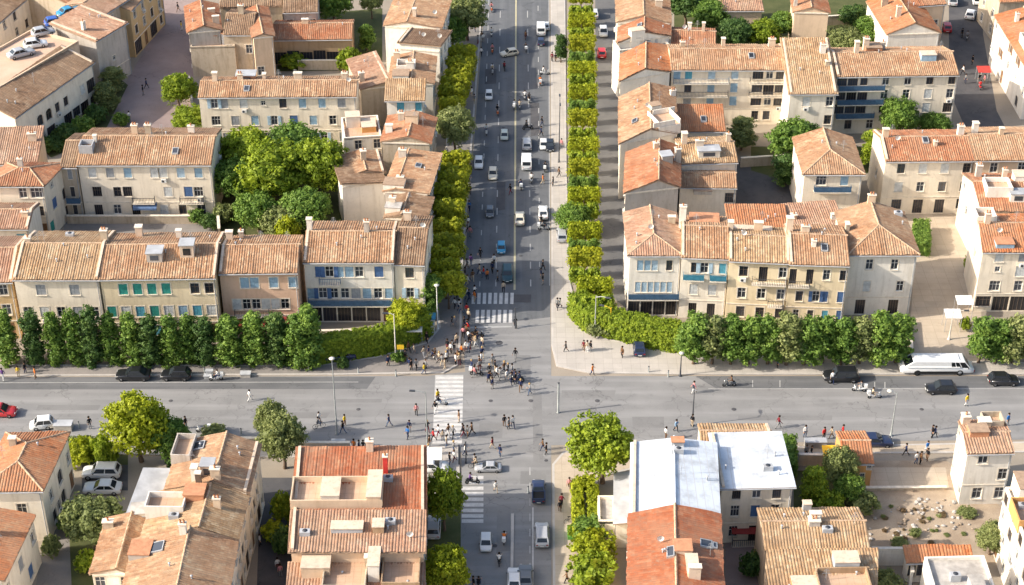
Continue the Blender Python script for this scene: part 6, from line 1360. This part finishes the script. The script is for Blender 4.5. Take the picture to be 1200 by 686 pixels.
def pack(where, boxes, n):
    tops = ['black', 'white', 'navy', 'grey', 'red', 'blue', 'beige', 'pink', 'green', 'brown', 'orange', 'yellow']; trs = list(TR); combos = [(a, b) for a in tops for b in trs]; rq.shuffle(combos); dark = [c for c in combos if c[0] in ('black', 'navy', 'grey', 'white', 'brown', 'beige')] + combos
    seen = set(); k = 0
    for t, tr in dark:
        if (t, tr) in seen: continue
        seen.add((t, tr)); x0, x1, y0, y1 = boxes[k % len(boxes)]; person(f'person in {t} top and {TR[tr]} trousers {where}', rq.uniform(x0, x1), rq.uniform(y0, y1), rq.choice(('stand', 'walk', 'walk2', 'carry')), t, tr, hair=rq.choice(('hair_dark', 'hair_brown', 'hair_dark', 'hair_blond'))); k += 1
        if k >= n: break
pack('among the tight crowd at the north-west crossing corner', [(528, 558, 384, 414), (536, 566, 398, 436), (520, 556, 408, 442)], 22)
pack('in the loose group west of the junction middle', [(556, 592, 426, 462), (584, 622, 430, 466)], 10)
pack('waiting on the shaded north-west pavement corner', [(468, 504, 402, 436), (500, 530, 410, 436)], 12)
pack('along the kerb of the shaded west pavement', [(544, 552, 215, 330), (538, 550, 330, 380), (556, 566, 20, 110)], 14)
pack('on the busy south-west corner pavement', [(500, 545, 505, 545)], 10)
RID = [('near the top of the left lanes', 576, 42, 'white', N_, 'white', 'black'), ('at the very top of the left lanes', 576, 13, 'orange', S_, 'pink', 'grey'), ('in the far left lane beside trees', 577, 62, 'orange', S_, 'pink', 'brown'), ('beside the cream car', 577, 86, 'silver', S_, 'beige', 'grey'), ('below the cream taxi car', 591, 82, 'black', N_, 'maroon', 'black'),
       ('right of the centre line near the top', 616, 46, 'maroon', N_, 'brown', 'maroon'), ('right of the cream taxi car', 616, 60, 'grey', N_, 'black', 'grey'), ('in the right lane by the promenade pole', 633, 99, 'orange', N_, 'orange', 'black'), ('loaded at the right kerb', 638, 88, 'white', E_, 'white', 'white'), ('upper of the pair right of the centre line', 615, 116, 'silver', N_, 'white', 'black'), ('lower of the pair right of the centre line', 620, 119, 'white', N_, 'black', 'brown'),
       ('on the centre line, left one', 603, 127, 'white', N_, 'white', 'grey'), ('on the centre line, right one', 609, 127, 'silver', N_, 'beige', 'white'), ('in the left lane with orange load', 583, 134, 'orange', S_, 'black', 'grey'), ('in the left lane opposite the plane tree', 570, 157, 'white', S_, 'white', 'denim'), ('between lanes above the white van', 618, 152, 'black', E_, 'black', 'black'),
       ('following the white van', 610, 221, 'black', N_, 'navy', 'black'), ('white one right of the beige sedan', 623, 213, 'white', N_, 'white', 'beige'), ('behind the orange clad person', 639, 200, 'black', N_, 'black', 'denim'), ('behind the white sedan', 634, 263, 'black', N_, 'black', 'beige'), ('crossing behind the white sedan', 637, 270, 'silver', E_, 'grey', 'black'),
       ('under the west hedge above the crossing', 515, 330, 'black', E_, 'black', 'maroon'), ('waiting by the north zebra crossing', 559, 395, 'black', E_, 'black', 'brown'), ('in the crowd at the crossing', 558, 440, 'black', E_, 'beige', 'black'), ('in the shaded group on the crossing', 607, 448, 'black', W_, 'navy', 'denim'), ('on the wide west zebra crossing', 516, 475, 'white', E_, 'black', 'denim'),
       ('starting over the south zebra crossing', 553, 567, 'black', E_, 'purple', 'black'), ('carrying an orange load in the southern lanes', 591, 635, 'white', N_, 'orange', 'black'), ('riding down the southern left lane', 585, 660, 'black', N_, 'white', 'black'), ('at the bottom edge of the southern boulevard', 561, 688, 'grey', N_, 'black', 'navy'),
       ('in the tree shade of the western street', 254, 446, 'white', W_, 'white', 'navy'), ('parked beside the low street wall', 239, 507, 'white', W_, 'grey', 'grey'), ('under the eastern tree shadow', 855, 453, 'grey', W_, 'brown', 'grey'), ('white one beside the black estate car', 1007, 459, 'white', W_, 'grey', 'white'), ('white one in the eastern tree shadow', 1024, 467, 'white', E_, 'beige', 'beige'),
       ('in the shaded right hand street', 1127, 43, 'black', 80, 'black', 'brown'), ('beside the white car in the right hand street', 1133, 46, 'silver', 80, 'grey', 'brown'), ('by the flower stall of the right hand street', 1148, 104, 'red', 80, 'red', 'grey')]
for w, x, y, paint, ang, top, tr in RID:
    if 'parked' in w: scooter(f'parked {paint} motor scooter beside the low street wall', x, y, paint, ang, 'white'); continue
    rider(f'rider in {top} top on the scooter {w}', f'{paint} motor scooter {w}', x, y, paint, ang + rnd.uniform(-8, 8), top, tr, box='white' if rnd.random() < .3 else None)
for w, x, y, ang, top, tr in (('at the shaded corner with a hat', 508, 423, E_, 'navy', 'black'), ('on the sunny western cross street', 374, 502, 20, 'grey', 'denim'), ('by the tree at the southern crossing', 557, 549, W_, 'beige', 'black')):
    rider(f'cyclist in {top} top {w}', f'bicycle ridden {w}', x, y, 'black', ang, top, tr, 'bicycle')
bicycle('bicycle lying by the southern clipped hedge', 668, 612, 30)

# ------------------------------------------------------------------ street furniture
def lamp(label, base, h, arms=((1.2, 0),), head='disc', mat='lamp_grey', z=0.0):
    p = P(*base); T = thing('street_lamp', label, 'street lamp', p)
    m = MB(); m.lathe([(.22, 0), (.22, .12), (.13, .2), (.10, 1.0), (.07, h * .6), (.05, h)], (0, 0, 0), mat, 10); m.build('pole', T)
    for ln, a in arms:
        d = Vector((math.cos(R(a)), math.sin(R(a)), 0)); m = MB()
        if ln > 0: m.tube([Vector((0, 0, h - .25)), d * ln * .5 + Vector((0, 0, h + .02)), d * ln + Vector((0, 0, h + .06))], .045, mat, 6); m.build('arm', T)
        m = MB(); e = d * ln + Vector((0, 0, h + .05))
        if head == 'disc': m.lathe([(.001, .16), (.24, .1), (.36, .02), (.3, -.05), (.001, -.05)], e, 'lamp_head', 14)
        else: m.box(e + d * .3, (.75, .26, .14), 'iron', R(a), .85); m.box(e + d * .3 - Vector((0, 0, .08)), (.55, .2, .03), 'lamp_head', R(a))
        m.build('lamp_head', T)
    return T
lamp('tall lamp post with round head on the western cross street', (395, 509), 11.4, ((0, 0),))
lamp('thin lamp post between street and white two tone car', (1044, 511), 6.6, ((.9, 160),))
lamp('tall dark double armed lamp on the northern promenade', (655, 191), 11.0, ((1.3, 90), (1.3, -90)), 'box', 'iron')
lamp('white lamp post at the north-west corner beside the kiosk', (513, 386), 7.0, ((0, 0),), 'disc', 'frame_white')
lamp('lamp post left of the green shrub on the north-east corner', (697, 395), 6.6, ((1.4, -20),), 'box', 'steel')
lamp('lamp post right of the green shrub on the north-east corner', (715, 394), 4.6, ((1.0, 160),), 'box', 'sign_yellow')
lamp('lamp post with climbing plant at the shaded corner', (464, 424), 7.6, ((.8, 180),), 'box', 'lamp_head')
lamp('dark lamp post in front of the tall white roofed house', (811, 499), 5.2, ((.8, 90),), 'box', 'iron')
lamp('short lamp post at the kerb before the bushy eastern trees', (797, 441), 3.6, ((0, 0),), 'disc', 'iron')
lamp('lamp post with side arm at the western zebra crossing', (501, 529), 9.0, ((1.3, 175),), 'box', 'lamp_grey')
lamp('thin lamp post with arm in front of the white coach', (1112, 398), 4.6, ((1.4, 0),), 'box', 'lamp_head')
lamp('lamp post beside the lower trees of the western lamp row', (330, 380), 9.0, ((0, 0),), 'disc', 'steel')
def post(label, base, h, name='bollard', cat='bollard', mat='lamp_grey', r=.09, cap='iron'):
    T = thing(name, label, cat, P(*base)); m = MB(); m.lathe([(r * 1.4, 0), (r * 1.4, .08), (r, .14), (r * .9, h)], (0, 0, 0), mat, 10); m.build('shaft', T)
    m = MB(); m.lathe([(r * 1.1, 0), (r * 1.2, .06), (.001, .16)], (0, 0, h), cap, 10); m.build('cap', T); return T
post('tall grey traffic post standing in the eastern crossing', (654, 484), 4.6, 'traffic_post', 'traffic post', 'lamp_grey', .13)
post('slim traffic post at the north zebra crossing', (604, 385), 3.2, 'traffic_post', 'traffic post', 'iron', .08)
post('dark post in front of the southern crossing, left one', (538, 545), 3.0, 'traffic_post', 'traffic post', 'iron', .09)
post('dark post in front of the southern crossing, right one', (546, 543), 3.2, 'traffic_post', 'traffic post', 'iron', .09)
for i, b in enumerate(((464, 441), (420, 438), (783, 442), (760, 437), (283, 510), (93, 502), (852, 452), (619, 578), (240, 438), (362, 435))):
    post(('low dark bollard at the shaded corner kerb', 'low bollard at the kerb left of the shaded corner', 'low bollard at the kerb by the bushy eastern trees', 'low bollard on the kerb before the north-east hedge', 'bollard on the low wall by the olive tree', 'bollard on the low wall at the far left',
          'bollard beside the scooter in the eastern shade', 'thin bollard left of the dark blue pickup', 'bollard at the kerb beside the right black car', 'bollard at the kerb below the parked navy car')[i], b, .95)
# kiosk and utility boxes on the north-west corner
T = thing('kiosk', 'narrow white and blue kiosk box at the shaded corner', 'kiosk', P(505, 388)); m = MB(); m.box((0, 0, 1.2), (1.1, 1.0, 2.4), 'frame_white'); m.build('body', T); m = MB(); m.box((0, -.2, 2.5), (1.4, 1.5, .16), 'kiosk_blue'); m.build('roof', T); m = MB(); m.box((0, -.515, 1.55), (.8, .03, .7), 'kiosk_blue'); m.build('counter', T)
T = thing('bus_shelter', 'white framed bus shelter panel beside the climbing plant', 'bus shelter', P(484, 404)); m = MB(); m.box((0, 0, 2.5), (2.6, 1.3, .1), 'frame_white'); m.build('roof', T); m = MB(); m.box((0, .6, 1.35), (2.4, .05, 1.9), 'car_glass'); m.build('back_panel', T)
for x in (-1.2, 1.2): m = MB(); m.box((x, .55, 1.22), (.08, .08, 2.45), 'steel'); m.build('post', T)
T = thing('road_sign', 'yellow road sign on a pole at the shaded corner', 'sign', P(470, 425)); m = MB(); m.tube([(0, 0, 0), (0, 0, 2.8)], .04, 'steel', 6); m.build('pole', T); m = MB(); m.box((0, -.06, 2.5), (.9, .04, .7), 'sign_yellow'); m.build('panel', T)
T = thing('planter', 'green planter box on the southern promenade', 'planter', P(672.5, 627)); m = MB(); m.box((0, 0, .3), (1.5, 2.0, .6), 'plastic_green'); m.build('box', T)
rr = random.Random(4); m = MB()
for _ in range(120): leaf_clump(m, Vector((rr.uniform(-.65, .65), rr.uniform(-.9, .9), .68)), .16, 8, .12, 'lime', Vector((0, 0, 1)), rr)
m.build('foliage', T)
for lab, b, w, d, h in (('grey utility box at the kerb beside the shaded street', (246, 441), .9, .5, .9), ('flat grey utility box at the kerb', (288, 441), 1.3, .8, .5), ('grey cart standing beside the small white car', (75, 503), 2.2, 1.2, .9), ('grey street cabinet against the low wall', (397, 529), 1.6, .8, 1.5), ('beige rubbish heap box at the shaded kerb', (244, 443), 1.0, .6, .4), ('white box stall beside the dark garden', (955, 524), 2.6, .9, 1.0)):
    T = thing('utility_box', lab, 'utility box', P(*b)); m = MB(); m.box((0, 0, h / 2), (w, d, h), 'concrete' if w > 1.1 else 'steel'); m.build('body', T); m = MB(); m.box((0, 0, h + .04), (w + .1, d + .1, .08), 'zinc'); m.build('lid', T)
def parasol(label, b, w, h, mat, sl=.35):
    T = thing('awning_canopy', label, 'awning', P(*b)); m = MB(); V = [(-w / 2, -w * .4, h - sl), (w / 2, -w * .4, h - sl), (w / 2, w * .4, h), (-w / 2, w * .4, h)]
    m.idx(V + [(x, y, z - .06) for x, y, z in V], [(0, 1, 2, 3), (7, 6, 5, 4), (0, 4, 5, 1), (1, 5, 6, 2), (2, 6, 7, 3), (3, 7, 4, 0)], mat); m.build('canopy', T)
    for x in (-w / 2 + .06, w / 2 - .06):
        for y, z in ((-w * .38, h - sl - .07), (w * .38, h - .07)): m = MB(); m.tube([(x, y, 0), (x, y, z)], .035, 'steel', 6); m.build('post', T)
parasol('white awning at the end house by the paved square', (1114, 385), 2.2, 2.6, 'awning_white'); parasol('pale awning beside the right edge apartment house', (1127, 372), 2.2, 3.0, 'awning_white'); parasol('white market awning beside the red tiled house', (509, 546), 1.9, 2.2, 'awning_white', .7)
parasol('red market awning in the shaded right hand street', (1151, 95), 2.2, 2.4, 'cloth_red'); parasol('orange market stall cover at the lot trees', (975, 545), 2.6, 2.2, 'sign_yellow')
parasol('red awning behind the flat white roofed house', (880, 628), 5.0, 2.4, 'awning_red', .4)
# garden and yard walls
def wall(label, pts, h, mat='parapet', th=.3, name='garden_wall'):
    w = [P(*p) for p in pts]; O = w[0].copy(); m = MB()
    for a, b in zip(w, w[1:]):
        d = b - a; c = (a + b) / 2 - O; rz = math.atan2(d.y, d.x); m.box((c.x, c.y, h / 2), (d.length + th * .4, th, h), mat, rz); m.box((c.x, c.y, h + .05), (d.length + th * .4 + .04, th + .12, .1), 'trim', rz)
    T = thing(name, label, 'wall', O); m.build('masonry', T); return T
wall('low street wall with hedge on the far left', [(60, 526), (140, 525)], 1.1, 'stone'); wall('low street wall beside the olive double crowned tree', [(215, 522), (305, 522)], 1.1, 'stone'); wall('grey yard wall in front of the red tiled house', [(352, 531), (410, 531)], 1.6, 'greywall')
wall('white yard wall of the tiny house at the bottom', [(1020, 662), (1066, 662), (1066, 690)], 2.4, 'white'); wall('stone wall round the shaded eastern yard', [(868, 196), (930, 192)], 1.6, 'stone'); wall('long garden wall in the north-east block', [(968, 30), (1034, 26)], 1.8, 'stone'); wall('wall of the shaded yard below the long cream block', [(80, 262), (245, 262)], 1.3, 'stone')
wall('terrace wall behind the curved north-west hedge', [(358, 394), (440, 392), (492, 378)], .8, 'ivory'); wall('terrace wall behind the curved north-east hedge', [(735, 376), (790, 384), (840, 388)], .8, 'ivory'); wall('wall behind the dark garden beside the lot', [(936, 545), (984, 546)], 1.6, 'peach'); wall('low kerb wall along the dirt lot path', [(985, 575), (1108, 574)], .4, 'stone')
wall('back yard wall right of the red gabled house', [(893, 626), (893, 690)], 2.2, 'white'); wall('yard wall closing the green western court', [(256, 256), (258, 282)], 2.0, 'stone'); wall('garden wall under the brown garden shed', [(318, 84), (318, 58)], 2.2, 'stone'); wall('pergola wall before the garden shed', [(350, 82), (402, 82)], 1.8, 'stone')
wall('low wall of the mauve square', [(222, 96), (228, 150)], 1.0, 'stone'); wall('yard wall at the left of the paved square', [(1068, 420), (1064, 380)], .9, 'stone')
# rubble stones of the dirt lot: individually visible blocks
rr = random.Random(12)
bmt = []
for i in range(90):
    x, y = (rr.uniform(1052, 1125), rr.uniform(588, 624)) if i < 44 else (rr.uniform(1000, 1140), rr.uniform(575, 640)); s = rr.uniform(.08, .36)
    bm = bmesh.new(); bmesh.ops.create_icosphere(bm, subdivisions=1, radius=s)
    for v in bm.verts: v.co *= rr.uniform(.7, 1.15); v.co.z = v.co.z * .6 + s * .35
    me = bpy.data.meshes.new('stone'); bm.to_mesh(me); bm.free(); me.materials.append(MAT['concrete'] if i % 3 else MAT['dirt']); o = put('stone', me, None, P(x, y))
    o['label'] = 'pale rubble stone lying in the dirt lot'; o['category'] = 'stone'; o['group'] = 'rubble stones in the dirt lot'
for i in range(22):
    x, y = rr.uniform(1030, 1140), rr.uniform(592, 640)
    tree(f'{ordinal(i)} small dry weed tuft counted in the rubble of the dirt lot', (x, y), rr.uniform(.2, .4), rr.uniform(.4, .9), 'shrub', 'dry' if i % 3 else 'olive', i, cat='weed', name='weed', group='weeds in the dirt lot')
print('PEOPLE', PCNT[0], 'OBJECTS', len(scene.objects))
